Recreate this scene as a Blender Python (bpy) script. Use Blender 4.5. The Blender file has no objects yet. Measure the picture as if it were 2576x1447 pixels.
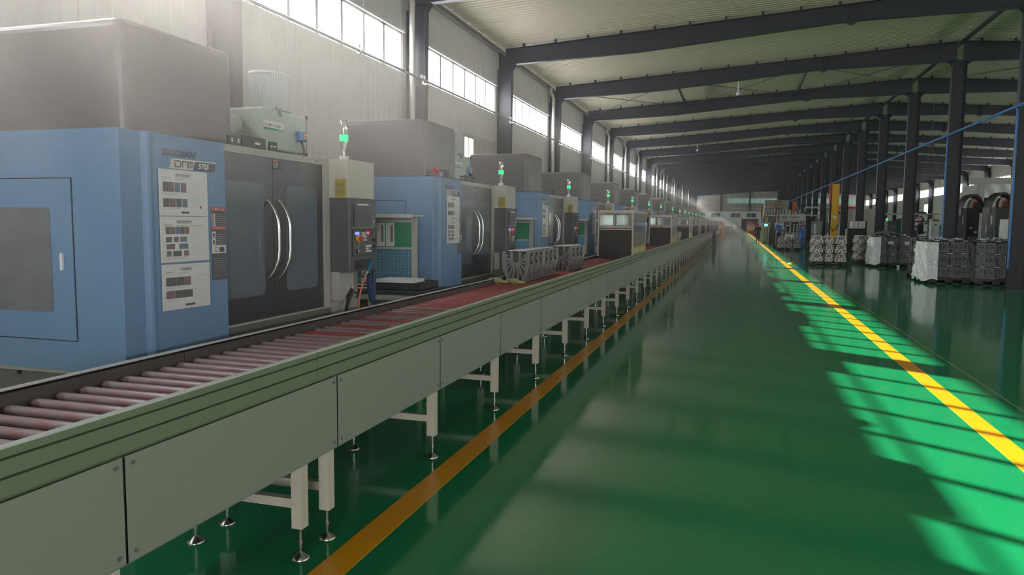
import bpy, bmesh, math, random
from mathutils import Vector, Matrix
random.seed(7)
C = bpy.context.scene.collection
PI = math.pi
# ---------------------------------------------------------------- camera, sky, sun, exposure
RX = (0.95755, 0.28812, 0.00942)      # camera right / down / forward in world axes (level floor, hall along +Y)
cam_d = bpy.data.cameras.new('camera'); cam = bpy.data.objects.new('camera', cam_d); C.objects.link(cam)
F_PX, CX, CY, CAMH = 1868.0, 1288.0, 723.5, 1.72
_dY = Vector((1852 - CX, 562.5 - CY, F_PX)).normalized()
_h = Vector((1, .0087, 0)); _dX = (_h - _dY * _h.dot(_dY)).normalized(); _dZ = _dX.cross(_dY)
if _dZ.y > 0: _dZ = -_dZ
CR = Vector((_dX.x, _dY.x, _dZ.x)); CD = Vector((_dX.y, _dY.y, _dZ.y)); CF = Vector((_dX.z, _dY.z, _dZ.z))
M = Matrix.Identity(4)
for i in range(3):
    M[i][0] = CR[i]; M[i][1] = -CD[i]; M[i][2] = -CF[i]
M.translation = (0, 0, CAMH)
cam.matrix_world = M
cam_d.sensor_width = 36; cam_d.lens = F_PX / 2576 * 36; cam_d.clip_start = .05; cam_d.clip_end = 500
bpy.context.scene.camera = cam
def at(px, py, Y):                     # photo pixel -> point on the vertical plane at depth Y down the hall
    d = CR * (px - CX) + CD * (py - CY) + CF * F_PX
    return Vector((0, 0, CAMH)) + d * (Y / d.y)

SKY, SUN, EXPO, HAZE = 16.5, 29.0, 0.0, 0.0030
w = bpy.data.worlds.new('sky'); bpy.context.scene.world = w; w.use_nodes = True
bg = w.node_tree.nodes['Background']; bg.inputs[0].default_value = (.97, .93, 1.0, 1); bg.inputs[1].default_value = SKY
sun_d = bpy.data.lights.new('sun', 'SUN'); sun = bpy.data.objects.new('sun', sun_d); C.objects.link(sun)
sun_d.energy = SUN; sun_d.angle = math.radians(.55); sun_d.color = (1, .93, .82)
SUNV = Vector((1, -.66, -.596))
sun.rotation_euler = SUNV.to_track_quat('-Z', 'Y').to_euler(); sun.location = (-30, 30, 30)
sc = bpy.context.scene
sc.view_settings.view_transform = 'Standard'; sc.view_settings.look = 'None'
sc.view_settings.exposure = EXPO; sc.view_settings.gamma = 1; sc.view_settings.use_curve_mapping = False
cy = sc.cycles
cy.use_denoising = True; cy.max_bounces = 6; cy.diffuse_bounces = 4; cy.glossy_bounces = 3; cy.transmission_bounces = 3
cy.transparent_max_bounces = 14; cy.volume_bounces = 0; cy.caustics_reflective = False; cy.caustics_refractive = False
cy.use_adaptive_sampling = True; cy.adaptive_threshold = .015; cy.sample_clamp_indirect = 6; cy.blur_glossy = 1

XL, XR, YB, YE = -7.45, 22.05, -11.15, 146.4      # wall planes
XC = 7.3                                          # middle column row (ridge)
BAY = 6.85
FY = [9.4 + BAY * k for k in range(-3, 21)]       # frame positions
def roofz(x): return 7.20 + .0665 * (14.75 - abs(x - XC))

def portal(name, loc, sx, sy, rot):
    d = bpy.data.lights.new(name, 'AREA'); d.shape = 'RECTANGLE'; d.size = sx; d.size_y = sy
    o = bpy.data.objects.new(name, d); C.objects.link(o); o.location = loc; o.rotation_euler = rot
    d.cycles.is_portal = True
portal('daylight_left', (XL + .04, (YB + YE) / 2, 5.5), 1.0, YE - YB, (0, -PI / 2, 0))
portal('daylight_right', (XR - .04, (YB + YE) / 2, 5.5), 1.0, YE - YB, (0, PI / 2, 0))
portal('daylight_gate', (3.25, YB + .04, 2.1), 4.5, 4.2, (PI / 2, 0, 0))

# ---------------------------------------------------------------- materials
def lin(r, g, b):
    f = lambda c: (c / 255 / 12.92) if c / 255 <= .04045 else ((c / 255 + .055) / 1.055) ** 2.4
    return (f(r), f(g), f(b), 1)
def pm(name, col, rough=.5, metal=0, spec=.5, noise=0, nscale=8, bump=0, bscale=60, emis=None, estr=0, alpha=1, coat=0, stretch=None):
    m = bpy.data.materials.new(name); m.use_nodes = True; nt = m.node_tree; p = nt.nodes['Principled BSDF']
    col = col if len(col) == 4 else (*col, 1)
    p.inputs['Base Color'].default_value = col; p.inputs['Roughness'].default_value = rough
    p.inputs['Metallic'].default_value = metal; p.inputs['Specular IOR Level'].default_value = spec
    p.inputs['Coat Weight'].default_value = coat
    if emis: p.inputs['Emission Color'].default_value = (*emis, 1); p.inputs['Emission Strength'].default_value = estr
    if alpha < 1: p.inputs['Alpha'].default_value = alpha
    if noise or bump:
        tc = nt.nodes.new('ShaderNodeTexCoord'); mp = nt.nodes.new('ShaderNodeMapping'); nt.links.new(tc.outputs['Object'], mp.inputs[0])
        if stretch: mp.inputs['Scale'].default_value = stretch
    if noise:
        n = nt.nodes.new('ShaderNodeTexNoise'); n.inputs['Scale'].default_value = nscale; n.inputs['Detail'].default_value = 5
        nt.links.new(mp.outputs[0], n.inputs['Vector'])
        mx = nt.nodes.new('ShaderNodeMix'); mx.data_type = 'RGBA'
        mx.inputs[6].default_value = tuple(c * (1 - noise) for c in col[:3]) + (1,); mx.inputs[7].default_value = tuple(min(1, c * (1 + noise)) for c in col[:3]) + (1,)
        nt.links.new(n.outputs[0], mx.inputs[0]); nt.links.new(mx.outputs[2], p.inputs['Base Color'])
    if bump:
        n = nt.nodes.new('ShaderNodeTexNoise'); n.inputs['Scale'].default_value = bscale; n.inputs['Detail'].default_value = 3
        nt.links.new(mp.outputs[0], n.inputs['Vector'])
        b = nt.nodes.new('ShaderNodeBump'); b.inputs['Strength'].default_value = bump; b.inputs['Distance'].default_value = .02
        nt.links.new(n.outputs[0], b.inputs['Height']); nt.links.new(b.outputs[0], p.inputs['Normal'])
    return m
def floor_mat():
    m = bpy.data.materials.new('green_epoxy'); m.use_nodes = True; nt = m.node_tree; p = nt.nodes['Principled BSDF']; L = nt.links
    tc = nt.nodes.new('ShaderNodeTexCoord')
    n = nt.nodes.new('ShaderNodeTexNoise'); n.inputs['Scale'].default_value = .9; n.inputs['Detail'].default_value = 6; L.new(tc.outputs['Object'], n.inputs['Vector'])
    mx = nt.nodes.new('ShaderNodeMix'); mx.data_type = 'RGBA'
    mx.inputs[6].default_value = (.006, .200, .072, 1); mx.inputs[7].default_value = (.009, .232, .083, 1)
    L.new(n.outputs[0], mx.inputs[0])
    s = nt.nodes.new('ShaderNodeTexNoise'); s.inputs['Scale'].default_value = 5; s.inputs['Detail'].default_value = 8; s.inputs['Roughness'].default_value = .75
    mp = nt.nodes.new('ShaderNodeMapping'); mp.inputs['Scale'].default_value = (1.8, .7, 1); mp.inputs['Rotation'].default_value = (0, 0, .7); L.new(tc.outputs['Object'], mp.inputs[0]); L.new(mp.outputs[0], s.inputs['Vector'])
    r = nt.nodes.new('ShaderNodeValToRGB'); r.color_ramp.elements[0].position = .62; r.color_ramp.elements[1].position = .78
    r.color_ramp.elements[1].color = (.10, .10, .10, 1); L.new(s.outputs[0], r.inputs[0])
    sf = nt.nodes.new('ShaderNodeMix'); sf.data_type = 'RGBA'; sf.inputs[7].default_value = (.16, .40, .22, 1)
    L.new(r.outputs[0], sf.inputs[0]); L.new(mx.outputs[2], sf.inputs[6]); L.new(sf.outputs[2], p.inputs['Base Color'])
    rr = nt.nodes.new('ShaderNodeMapRange'); rr.inputs[3].default_value = .06; rr.inputs[4].default_value = .12; L.new(n.outputs[0], rr.inputs[0]); L.new(rr.outputs[0], p.inputs['Roughness'])
    b1 = nt.nodes.new('ShaderNodeTexNoise'); b1.inputs['Scale'].default_value = 1.1; b1.inputs['Detail'].default_value = 1.5; L.new(tc.outputs['Object'], b1.inputs['Vector'])
    bp = nt.nodes.new('ShaderNodeBump'); bp.inputs['Strength'].default_value = .055; bp.inputs['Distance'].default_value = .035
    L.new(b1.outputs[0], bp.inputs['Height']); L.new(bp.outputs[0], p.inputs['Normal'])
    p.inputs['Specular IOR Level'].default_value = .8
    return m
def mixmat(name, fac, tcol, scol, rough, kind='glossy', fres=False):      # see-through sheet: transparent mixed with a surface
    m = bpy.data.materials.new(name); m.use_nodes = True; nt = m.node_tree; nt.nodes.clear(); L = nt.links
    o = nt.nodes.new('ShaderNodeOutputMaterial'); mx = nt.nodes.new('ShaderNodeMixShader'); t = nt.nodes.new('ShaderNodeBsdfTransparent')
    t.inputs[0].default_value = tcol
    if kind == 'glossy':
        g = nt.nodes.new('ShaderNodeBsdfGlossy'); g.inputs[0].default_value = scol; g.inputs[1].default_value = rough
    else:
        g = nt.nodes.new('ShaderNodeBsdfPrincipled'); g.inputs['Base Color'].default_value = scol; g.inputs['Roughness'].default_value = rough
        if kind == 'translucent':
            g = nt.nodes.new('ShaderNodeBsdfTranslucent'); g.inputs[0].default_value = scol
    mx.inputs[0].default_value = fac
    if fres:
        f = nt.nodes.new('ShaderNodeLayerWeight'); f.inputs[0].default_value = fac; L.new(f.outputs['Fresnel'], mx.inputs[0])
    L.new(t.outputs[0], mx.inputs[1]); L.new(g.outputs[0], mx.inputs[2]); L.new(mx.outputs[0], o.inputs[0])
    return m
def film_mat(name, lo, hi, col, scale=9):                                  # crumpled plastic film, clearer and milkier by turns
    m = bpy.data.materials.new(name); m.use_nodes = True; nt = m.node_tree; L = nt.links; p = nt.nodes['Principled BSDF']
    p.inputs['Base Color'].default_value = col; p.inputs['Roughness'].default_value = .22; p.inputs['Specular IOR Level'].default_value = .7
    tc = nt.nodes.new('ShaderNodeTexCoord'); n = nt.nodes.new('ShaderNodeTexNoise'); n.inputs['Scale'].default_value = scale; n.inputs['Detail'].default_value = 5; n.inputs['Distortion'].default_value = 1.5
    L.new(tc.outputs['Object'], n.inputs['Vector'])
    r = nt.nodes.new('ShaderNodeMapRange'); r.inputs[1].default_value = .35; r.inputs[2].default_value = .7; r.inputs[3].default_value = lo; r.inputs[4].default_value = hi
    L.new(n.outputs[0], r.inputs[0]); L.new(r.outputs[0], p.inputs['Alpha'])
    b = nt.nodes.new('ShaderNodeBump'); b.inputs['Strength'].default_value = .9; b.inputs['Distance'].default_value = .03; L.new(n.outputs[0], b.inputs['Height']); L.new(b.outputs[0], p.inputs['Normal'])
    return m
def red_roller(worn):
    m = bpy.data.materials.new('roller_sleeve'); m.use_nodes = True; nt = m.node_tree; L = nt.links; p = nt.nodes['Principled BSDF']
    tc = nt.nodes.new('ShaderNodeTexCoord'); mp = nt.nodes.new('ShaderNodeMapping'); mp.inputs['Scale'].default_value = (6, 22, 22); L.new(tc.outputs['Object'], mp.inputs[0])
    n = nt.nodes.new('ShaderNodeTexNoise'); n.inputs['Scale'].default_value = 1; n.inputs['Detail'].default_value = 6; L.new(mp.outputs[0], n.inputs['Vector'])
    r = nt.nodes.new('ShaderNodeMapRange'); r.inputs[1].default_value = worn - .12; r.inputs[2].default_value = worn + .12; L.new(n.outputs[0], r.inputs[0])
    mx = nt.nodes.new('ShaderNodeMix'); mx.data_type = 'RGBA'; mx.inputs[6].default_value = (.33, .25, .26, 1); mx.inputs[7].default_value = (.40, .075, .075, 1) if worn < .5 else (.36, .15, .16, 1)
    L.new(r.outputs[0], mx.inputs[0]); L.new(mx.outputs[2], p.inputs['Base Color']); p.inputs['Roughness'].default_value = .27
    return m
MT = {}
def defmats():
    d = MT
    d['floor'] = floor_mat()
    d['line'] = pm('yellow_paint', (.76, .325, .006), .28, noise=.06)
    d['wall'] = pm('wall_panel', (.63, .60, .555), .45, noise=.03, nscale=2)
    d['ceil'] = pm('roof_panel', (.54, .50, .37), .45, noise=.03, nscale=2)
    d['endwall'] = pm('end_wall_panel', (.36, .33, .28), .6, noise=.04)
    d['endwhite'] = pm('white_block_wall', (.78, .77, .77), .6)
    d['dado'] = pm('grey_dado', (.38, .34, .31), .6)
    d['steel'] = pm('slate_steel', (.022, .025, .032), .45, noise=.1, nscale=3)
    d['wframe'] = pm('white_window_frame', (.66, .66, .64), .4)
    d['glass'] = mixmat('window_glass', .07, (.96, .98, .97, 1), (.9, .95, .95, 1), .03)
    d['poly'] = mixmat('frosted_pane', .96, (.5, .6, .57, 1), (.085, .11, .10, 1), .4, 'translucent')
    d['darkglass'] = pm('dark_glass', (.05, .055, .06), .12)
    d['pipe_w'] = pm('white_pipe', (.62, .60, .55), .35)
    d['pipe_b'] = pm('blue_pipe', (.05, .20, .48), .4, metal=.2)
    d['blue'] = pm('blue_paint', (.140, .255, .420), .42, noise=.05, nscale=2)
    d['hood'] = pm('grey_sheet', (.140, .128, .124), .34, bump=.03, bscale=160)
    d['beige'] = pm('beige_paint', (.42, .41, .36), .42, bump=.04, bscale=200)
    d['beige2'] = pm('light_beige_paint', (.50, .475, .40), .42)
    d['tank'] = pm('grey_base_paint', (.13, .13, .12), .5)
    d['door'] = pm('door_sheet', (.075, .074, .080), .28, metal=.55, noise=.12, nscale=5, stretch=(1, 1, .12), bump=.03, bscale=30)
    d['win'] = pm('door_window', (.115, .14, .165), .16, noise=.1, nscale=4)
    d['chrome'] = pm('brushed_steel', (.62, .61, .57), .25, metal=1)
    d['alu'] = pm('cast_aluminium', (.34, .335, .32), .34, metal=.75, noise=.25, nscale=14, bump=.2, bscale=40)
    d['alud'] = pm('cast_aluminium_dark', (.20, .195, .185), .45, metal=.6, noise=.3, nscale=14, bump=.25, bscale=40)
    d['alucore'] = pm('cast_aluminium_recess', (.10, .10, .095), .5, metal=.5, noise=.4, nscale=20)  # same casting metal, shade between the ribs painted in as a darker tone
    d['alup'] = pm('aluminium_profile', (.46, .40, .34), .4, metal=.5)
    d['polished'] = pm('polished_plate', (.72, .72, .72), .10, metal=1, bump=.10, bscale=2.2)
    d['panel'] = pm('charcoal_panel', (.085, .083, .090), .45, bump=.05, bscale=220)
    d['panel_l'] = pm('panel_grey', (.13, .128, .135), .4)
    d['black'] = pm('black_plastic', (.018, .018, .020), .45)
    d['rubber'] = pm('dark_rubber', (.030, .026, .024), .7)
    d['white'] = pm('white_plastic', (.75, .75, .73), .4)
    d['paper'] = pm('paper', (.70, .69, .67), .35)
    d['ink'] = pm('ink', (.12, .12, .12), .6)
    d['inkl'] = pm('faint_ink', (.42, .42, .42), .6)
    d['photo1'] = pm('photo_dark', (.13, .12, .12), .4, noise=.7, nscale=60)
    d['photo2'] = pm('photo_red', (.22, .14, .13), .4, noise=.6, nscale=60)
    d['photo3'] = pm('photo_blue', (.15, .19, .24), .4, noise=.6, nscale=60)
    d['red'] = pm('red_paint', (.50, .045, .035), .4)
    d['redl'] = pm('warning_red', (.42, .07, .06), .4)
    d['orange'] = pm('orange_hose', (.62, .14, .08), .4)
    d['yellow'] = pm('yellow_notice', (.42, .33, .06), .4, noise=.12, nscale=30)
    d['yellowp'] = pm('crane_yellow', (.85, .47, .02), .35)
    d['green'] = pm('board_green', (.012, .25, .095), .45)
    d['gled'] = pm('green_lamp', (.02, .6, .25), .3, emis=(.005, 1, .17), estr=1.7)
    d['bled'] = pm('blue_display', (.1, .12, .8), .3, emis=(.12, .16, 1), estr=2.2)
    d['rled'] = pm('red_lamp', (.8, .05, .08), .3, emis=(1, .05, .1), estr=2)
    d['screen'] = pm('lit_screen', (.2, .6, .8), .3, emis=(.25, .75, 1), estr=1.6)
    d['lens'] = mixmat('clear_lens', .35, (.95, .95, .92, 1), (.8, .8, .75, 1), .08)
    d['teal'] = pm('pegboard_teal', (.06, .20, .27), .45)
    d['cyan'] = pm('pegboard_blue', (.10, .33, .50), .45)
    d['sage'] = pm('sage_paint', (.165, .215, .125), .45, noise=.05, nscale=3)
    d['cover'] = pm('grey_green_cover', (.27, .295, .235), .42, bump=.03, bscale=300)
    d['cream'] = pm('cream_paint', (.56, .52, .42), .5, noise=.10, nscale=9)
    d['strip'] = pm('grey_strip', (.62, .62, .60), .35)
    d['guard'] = pm('dark_guard', (.06, .048, .045), .5)
    d['roll_w'] = red_roller(.55); d['roll_r'] = red_roller(.28)
    d['pane'] = mixmat('acrylic_pane', .13, (.92, .95, .92, 1), (.75, .78, .75, 1), .12)
    d['curtain'] = pm('rubber_curtain', (.026, .022, .021), .7)
    d['pallet'] = pm('black_pallet', (.022, .022, .023), .5)
    d['film'] = film_mat('clear_film', .06, .34, (.36, .38, .38, 1)); d['filmw'] = film_mat('white_film', .88, 1.0, (.92, .92, .93, 1), 5)
    d['skin'] = pm('skin', (.45, .25, .17), .5); d['hair'] = pm('black_hair', (.012, .010, .009), .6)
    d['cblue'] = pm('blue_workwear', (.06, .17, .50), .75); d['cpurple'] = pm('violet_grey_workwear', (.15, .14, .24), .75)
    d['cdark'] = pm('dark_trousers', (.018, .020, .026), .8); d['cmaroon'] = pm('maroon_sweater', (.075, .028, .030), .85)
    d['cwhite'] = pm('white_shirt', (.62, .60, .56), .8); d['shoe'] = pm('dark_shoe', (.02, .018, .016), .6)
    d['ctaupe'] = pm('taupe_trousers', (.11, .085, .085), .8)
    d['glove'] = pm('knit_glove', (.52, .48, .22), .8, noise=.2, nscale=30)
    d['greyp'] = pm('grey_machine_paint', (.25, .25, .225), .45, noise=.06); d['greyl'] = pm('light_grey_paint', (.46, .47, .45), .4)
    d['greend'] = pm('deep_green_paint', (.03, .10, .085), .45); d['steelb'] = pm('blue_grey_paint', (.20, .25, .34), .4)
    d['sagep'] = pm('pale_green_paint', (.28, .33, .24), .45); d['copper'] = pm('warm_steel', (.60, .44, .33), .3, metal=.8)
    d['banner'] = pm('banner_red', (.46, .05, .06), .5); d['bannerl'] = pm('banner_pale', (.62, .52, .52), .5); d['bannery'] = pm('banner_gold', (.66, .30, .08), .5)
    d['bannero'] = pm('banner_edge', (.75, .28, .16), .5)
    d['conduit'] = pm('galvanised', (.40, .40, .38), .35, metal=.7)
    d['cardboard'] = pm('brown_box', (.22, .12, .07), .7)
    d['greenblue'] = pm('petrol_blue', (.03, .12, .20), .5); d['bagy'] = pm('bag_yellow', (.45, .30, .10), .6)
    d['crane_o'] = pm('robot_orange', (.80, .24, .03), .4)
    d['lilac'] = pm('drawing_paper', (.60, .62, .66), .5)
defmats()

# ---------------------------------------------------------------- mesh building
TEXT_CACHE = {}
def text_mesh(s, size, shear=0, bold=0):
    k = (s, size, shear, bold)
    if k not in TEXT_CACHE:
        cu = bpy.data.curves.new('t', 'FONT'); cu.body = s; cu.size = size; cu.shear = shear; cu.offset = bold; cu.resolution_u = 3
        o = bpy.data.objects.new('t', cu); C.objects.link(o); bpy.context.view_layer.update()
        dg = bpy.context.evaluated_depsgraph_get(); me = bpy.data.meshes.new_from_object(o.evaluated_get(dg))
        TEXT_CACHE[k] = ([(v.co.x, v.co.y) for v in me.vertices], [tuple(p.vertices) for p in me.polygons])
        bpy.data.objects.remove(o); bpy.data.curves.remove(cu); bpy.data.meshes.remove(me)
    return TEXT_CACHE[k]
class MB:
    def __init__(s): s.v = []; s.f = []; s.m = []; s.s = []
    def add(s, vs, fs, mi=0, sm=False):
        b = len(s.v); s.v += [tuple(v) for v in vs]
        for f in fs: s.f.append(tuple(b + i for i in f)); s.m.append(mi); s.s.append(sm)
        return s
    def box(s, x0, x1, y0, y1, z0, z1, mi=0):
        x0, x1 = min(x0, x1), max(x0, x1); y0, y1 = min(y0, y1), max(y0, y1); z0, z1 = min(z0, z1), max(z0, z1)
        return s.add([(x0, y0, z0), (x1, y0, z0), (x1, y1, z0), (x0, y1, z0), (x0, y0, z1), (x1, y0, z1), (x1, y1, z1), (x0, y1, z1)],
                     [(0, 3, 2, 1), (4, 5, 6, 7), (0, 1, 5, 4), (1, 2, 6, 5), (2, 3, 7, 6), (3, 0, 4, 7)], mi)
    def prism(s, poly, axis, a0, a1, mi=0):            # polygon in the two other axes, extruded along axis
        def pt(p, a): return {'x': (a, p[0], p[1]), 'y': (p[0], a, p[1]), 'z': (p[0], p[1], a)}[axis]
        n = len(poly); vs = [pt(p, a0) for p in poly] + [pt(p, a1) for p in poly]
        return s.add(vs, [tuple(range(n))[::-1], tuple(range(n, 2 * n))] + [(i, (i + 1) % n, n + (i + 1) % n, n + i) for i in range(n)], mi)
    def bar(s, p0, p1, w, h=None, mi=0, up=(0, 0, 1)):   # rectangular bar between two points
        h = h or w; p0, p1 = Vector(p0), Vector(p1); d = (p1 - p0).normalized(); u = Vector(up)
        if abs(d.dot(u)) > .98: u = Vector((1, 0, 0)) if abs(d.x) < .9 else Vector((0, 1, 0))
        a = d.cross(u).normalized() * (w / 2); b = a.cross(d).normalized() * (h / 2)
        vs = [p + sx * a + sy * b for p in (p0, p1) for sx, sy in ((-1, -1), (1, -1), (1, 1), (-1, 1))]
        return s.add(vs, [(0, 1, 2, 3), (7, 6, 5, 4), (0, 4, 5, 1), (1, 5, 6, 2), (2, 6, 7, 3), (3, 7, 4, 0)], mi)
    def cyl(s, p0, p1, r0, r1=None, n=12, mi=0, caps=True):
        r1 = r0 if r1 is None else r1; p0, p1 = Vector(p0), Vector(p1); d = (p1 - p0).normalized()
        u = Vector((0, 0, 1)) if abs(d.z) < .9 else Vector((1, 0, 0)); a = d.cross(u).normalized(); b = a.cross(d)
        c = [(math.cos(2 * PI * i / n), math.sin(2 * PI * i / n)) for i in range(n)]
        A = [p0 + (a * x + b * y) * r0 for x, y in c]; B = [p1 + (a * x + b * y) * r1 for x, y in c]
        s.add(A + B, [(i, (i + 1) % n, n + (i + 1) % n, n + i) for i in range(n)], mi, True)
        if caps: s.add(A, [tuple(range(n))[::-1]], mi); s.add(B, [tuple(range(n))], mi)
        return s
    def tube(s, pts, r, n=8, mi=0, caps=True):
        pts = [Vector(p) for p in pts]; rs = r if isinstance(r, (list, tuple)) else [r] * len(pts)
        rings = []; prev = None
        for i, p in enumerate(pts):
            d = (pts[min(i + 1, len(pts) - 1)] - pts[max(i - 1, 0)]).normalized()
            if prev is None: u = Vector((0, 0, 1)) if abs(d.z) < .9 else Vector((1, 0, 0)); a = d.cross(u).normalized()
            else: a = (prev - d * prev.dot(d)).normalized()
            prev = a; b = d.cross(a)
            rings.append([p + (a * math.cos(2 * PI * k / n) + b * math.sin(2 * PI * k / n)) * rs[i] for k in range(n)])
        vs = [v for ring in rings for v in ring]
        fs = [(i * n + k, i * n + (k + 1) % n, (i + 1) * n + (k + 1) % n, (i + 1) * n + k) for i in range(len(pts) - 1) for k in range(n)]
        s.add(vs, fs, mi, True)
        if caps: s.add(rings[0], [tuple(range(n))], mi); s.add(rings[-1], [tuple(range(n))[::-1]], mi)
        return s
    def lathe(s, prof, c=(0, 0, 0), n=16, mi=0):         # (r, z) profile round a vertical axis
        vs = [(c[0] + r * math.cos(2 * PI * k / n), c[1] + r * math.sin(2 * PI * k / n), c[2] + z) for r, z in prof for k in range(n)]
        fs = [(i * n + k, i * n + (k + 1) % n, (i + 1) * n + (k + 1) % n, (i + 1) * n + k) for i in range(len(prof) - 1) for k in range(n)]
        return s.add(vs, fs, mi, True)
    def rrect(s, c, u, v, w, h, r, t=0, mi=0, n=4):      # rounded plate centred at c, normal u x v, thickness t outwards
        c, u, v = Vector(c), Vector(u), Vector(v); nn = u.cross(v); P = []
        for qx, qy, a0 in ((1, 1, 0), (-1, 1, 90), (-1, -1, 180), (1, -1, 270)):
            for k in range(n + 1):
                a = math.radians(a0 + 90 * k / n); P.append(c + u * (qx * (w / 2 - r) + r * math.cos(a)) + v * (qy * (h / 2 - r) + r * math.sin(a)))
        N = len(P); Q = [p + nn * t for p in P]
        if t: s.add(P + Q, [tuple(range(N, 2 * N))] + [(i, (i + 1) % N, N + (i + 1) % N, N + i) for i in range(N)], mi)
        else: s.add(P, [tuple(range(N))], mi)
        return s
    def quad(s, c, u, v, w, h, mi=0):                    # flat rectangle, lower-left corner at c
        c, u, v = Vector(c), Vector(u), Vector(v)
        return s.add([c, c + u * w, c + u * w + v * h, c + v * h], [(0, 1, 2, 3)], mi)
    def text(s, t, c, u, v, size, mi=0, shear=0, bold=0, centre=False, sx=1):
        V, Fs = text_mesh(t, size, shear, bold)
        if not V: return s
        c, u, v = Vector(c), Vector(u), Vector(v)
        ox = (max(a for a, _ in V) + min(a for a, _ in V)) / 2 if centre else min(a for a, _ in V)
        return s.add([c + u * ((a - ox) * sx) + v * b for a, b in V], Fs, mi)
    def build(s, name, mats, parent=None, bevel=0, loc=None, seg=2):
        me = bpy.data.meshes.new(name); me.from_pydata(s.v, [], s.f)
        mats = mats if isinstance(mats, (list, tuple)) else [mats]
        for m in mats: me.materials.append(MT[m] if isinstance(m, str) else m)
        me.polygons.foreach_set('material_index', s.m); me.polygons.foreach_set('use_smooth', s.s); me.update()
        o = bpy.data.objects.new(name, me); C.objects.link(o)
        if parent: o.parent = parent
        if loc: o.location = loc
        if bevel:
            b = o.modifiers.new('edge', 'BEVEL'); b.width = bevel; b.segments = seg; b.limit_method = 'ANGLE'; b.angle_limit = math.radians(40)
        return o
def thing(name, label, cat, loc=(0, 0, 0), rz=0, group=None):
    o = bpy.data.objects.new(name, None); C.objects.link(o); o.location = loc; o.rotation_euler = (0, 0, rz); o.empty_display_size = .1
    return tag(o, label, cat, group)
def tag(o, label, cat, group=None):
    o['label'] = label; o['category'] = cat
    if group: o['group'] = group
    return o
KIDS = {}
def kids(o): return [c for c in C.objects if c.parent == o]
def dup(root, loc, label, rz=None, group=None):
    r = root.copy(); C.objects.link(r); r.location = loc; r['label'] = label
    if rz is not None: r.rotation_euler = (0, 0, rz)
    if group: r['group'] = group
    for ch in list(root.children):
        c = ch.copy(); C.objects.link(c); c.parent = r
        for g in list(ch.children):
            d = g.copy(); C.objects.link(d); d.parent = c
    return r
def struct(o, label=None):
    o['kind'] = 'structure'
    if label: o['label'] = label
    return o
ORD = 'first second third fourth fifth sixth seventh eighth ninth tenth eleventh twelfth thirteenth fourteenth fifteenth sixteenth seventeenth eighteenth nineteenth twentieth'.split() + ['twenty-%s' % x for x in 'first second third fourth fifth sixth'.split()]
X, Y, Z = Vector((1, 0, 0)), Vector((0, 1, 0)), Vector((0, 0, 1))

# ================================================================ SETTING
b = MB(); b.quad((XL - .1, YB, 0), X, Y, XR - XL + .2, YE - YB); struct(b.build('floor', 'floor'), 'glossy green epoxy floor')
for nm, x0, x1, lab in (('trim_1', -1.94, -1.77, 'yellow floor line beside the conveyor'), ('trim_2', 1.99, 2.17, 'yellow floor line on the right of the aisle'), ):
    b = MB(); b.box(x0, x1, YB + 1, 139, 0, .003); struct(b.build(nm, 'line'), lab)
b = MB(); b.box(2.618, 2.627, YB + 1, 120, 0, .002); struct(b.build('trim_3', 'yellow'), 'thin yellow joint line in the floor')
b = MB(); b.box(-3.9, -2.0, 136.6, 136.75, 0, .003); b.box(1.2, 3.4, 136.6, 136.75, 0, .003); struct(b.build('trim_4', 'line'), 'yellow floor lines by the far red boards')

WZ0, WZ1 = 5.08, 6.0
def ribbed_wall(x, z0, z1, nx, y0, y1, mb, pitch=.25):           # vertical panel joints as real grooves
    n = int((y1 - y0) / pitch); g = .012
    pts = []
    for i in range(n):
        y = y0 + i * pitch
        pts += [(y, 0), (y + pitch - 2 * g, 0), (y + pitch - 1.5 * g, -.010), (y + pitch - .5 * g, -.010)]
    pts.append((y0 + n * pitch, 0)); pts.append((y1, 0))
    vs = []; fs = []
    for y, d in pts: vs += [(x + nx * d, y, z0), (x + nx * d, y, z1)]
    for i in range(len(pts) - 1):
        a = 2 * i; fs.append((a, a + 2, a + 3, a + 1) if nx > 0 else (a, a + 1, a + 3, a + 2))
    mb.add(vs, fs)
GAP0, GAP1 = .22, .30
for side, x, nx in (('left', XL, 1), ('right', XR, -1)):
    b = MB()
    ztop = roofz(x) + .02
    ya, yb, za, zb = (19.9, 20.75, 3.25, 4.12) if nx > 0 else (98.6, 102.4, 2.97, 4.25)
    ribbed_wall(x, 0, WZ0, nx, YB, ya, b); ribbed_wall(x, 0, WZ0, nx, yb, YE, b); ribbed_wall(x, 0, za, nx, ya, yb, b); ribbed_wall(x, zb, WZ0, nx, ya, yb, b); ribbed_wall(x, WZ1, ztop, nx, YB, YE, b)
    for k in range(len(FY)):                                     # solid strips between windows behind each column
        b.box(x - nx * .10, x, FY[k] - GAP1, FY[k] + GAP0, WZ0, WZ1)
    b.box(x - nx * .14, x - nx * .12, YB, ya, 0, WZ0); b.box(x - nx * .14, x - nx * .12, yb, YE, 0, WZ0); b.box(x - nx * .14, x - nx * .12, ya, yb, 0, za); b.box(x - nx * .14, x - nx * .12, ya, yb, zb, WZ0); b.box(x - nx * .14, x - nx * .12, YB, YE, WZ1, ztop)
    o = b.build('wall_' + side, 'wall')
    struct(o, 'ribbed pale panel wall on the %s' % side)
wi = 0
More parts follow.
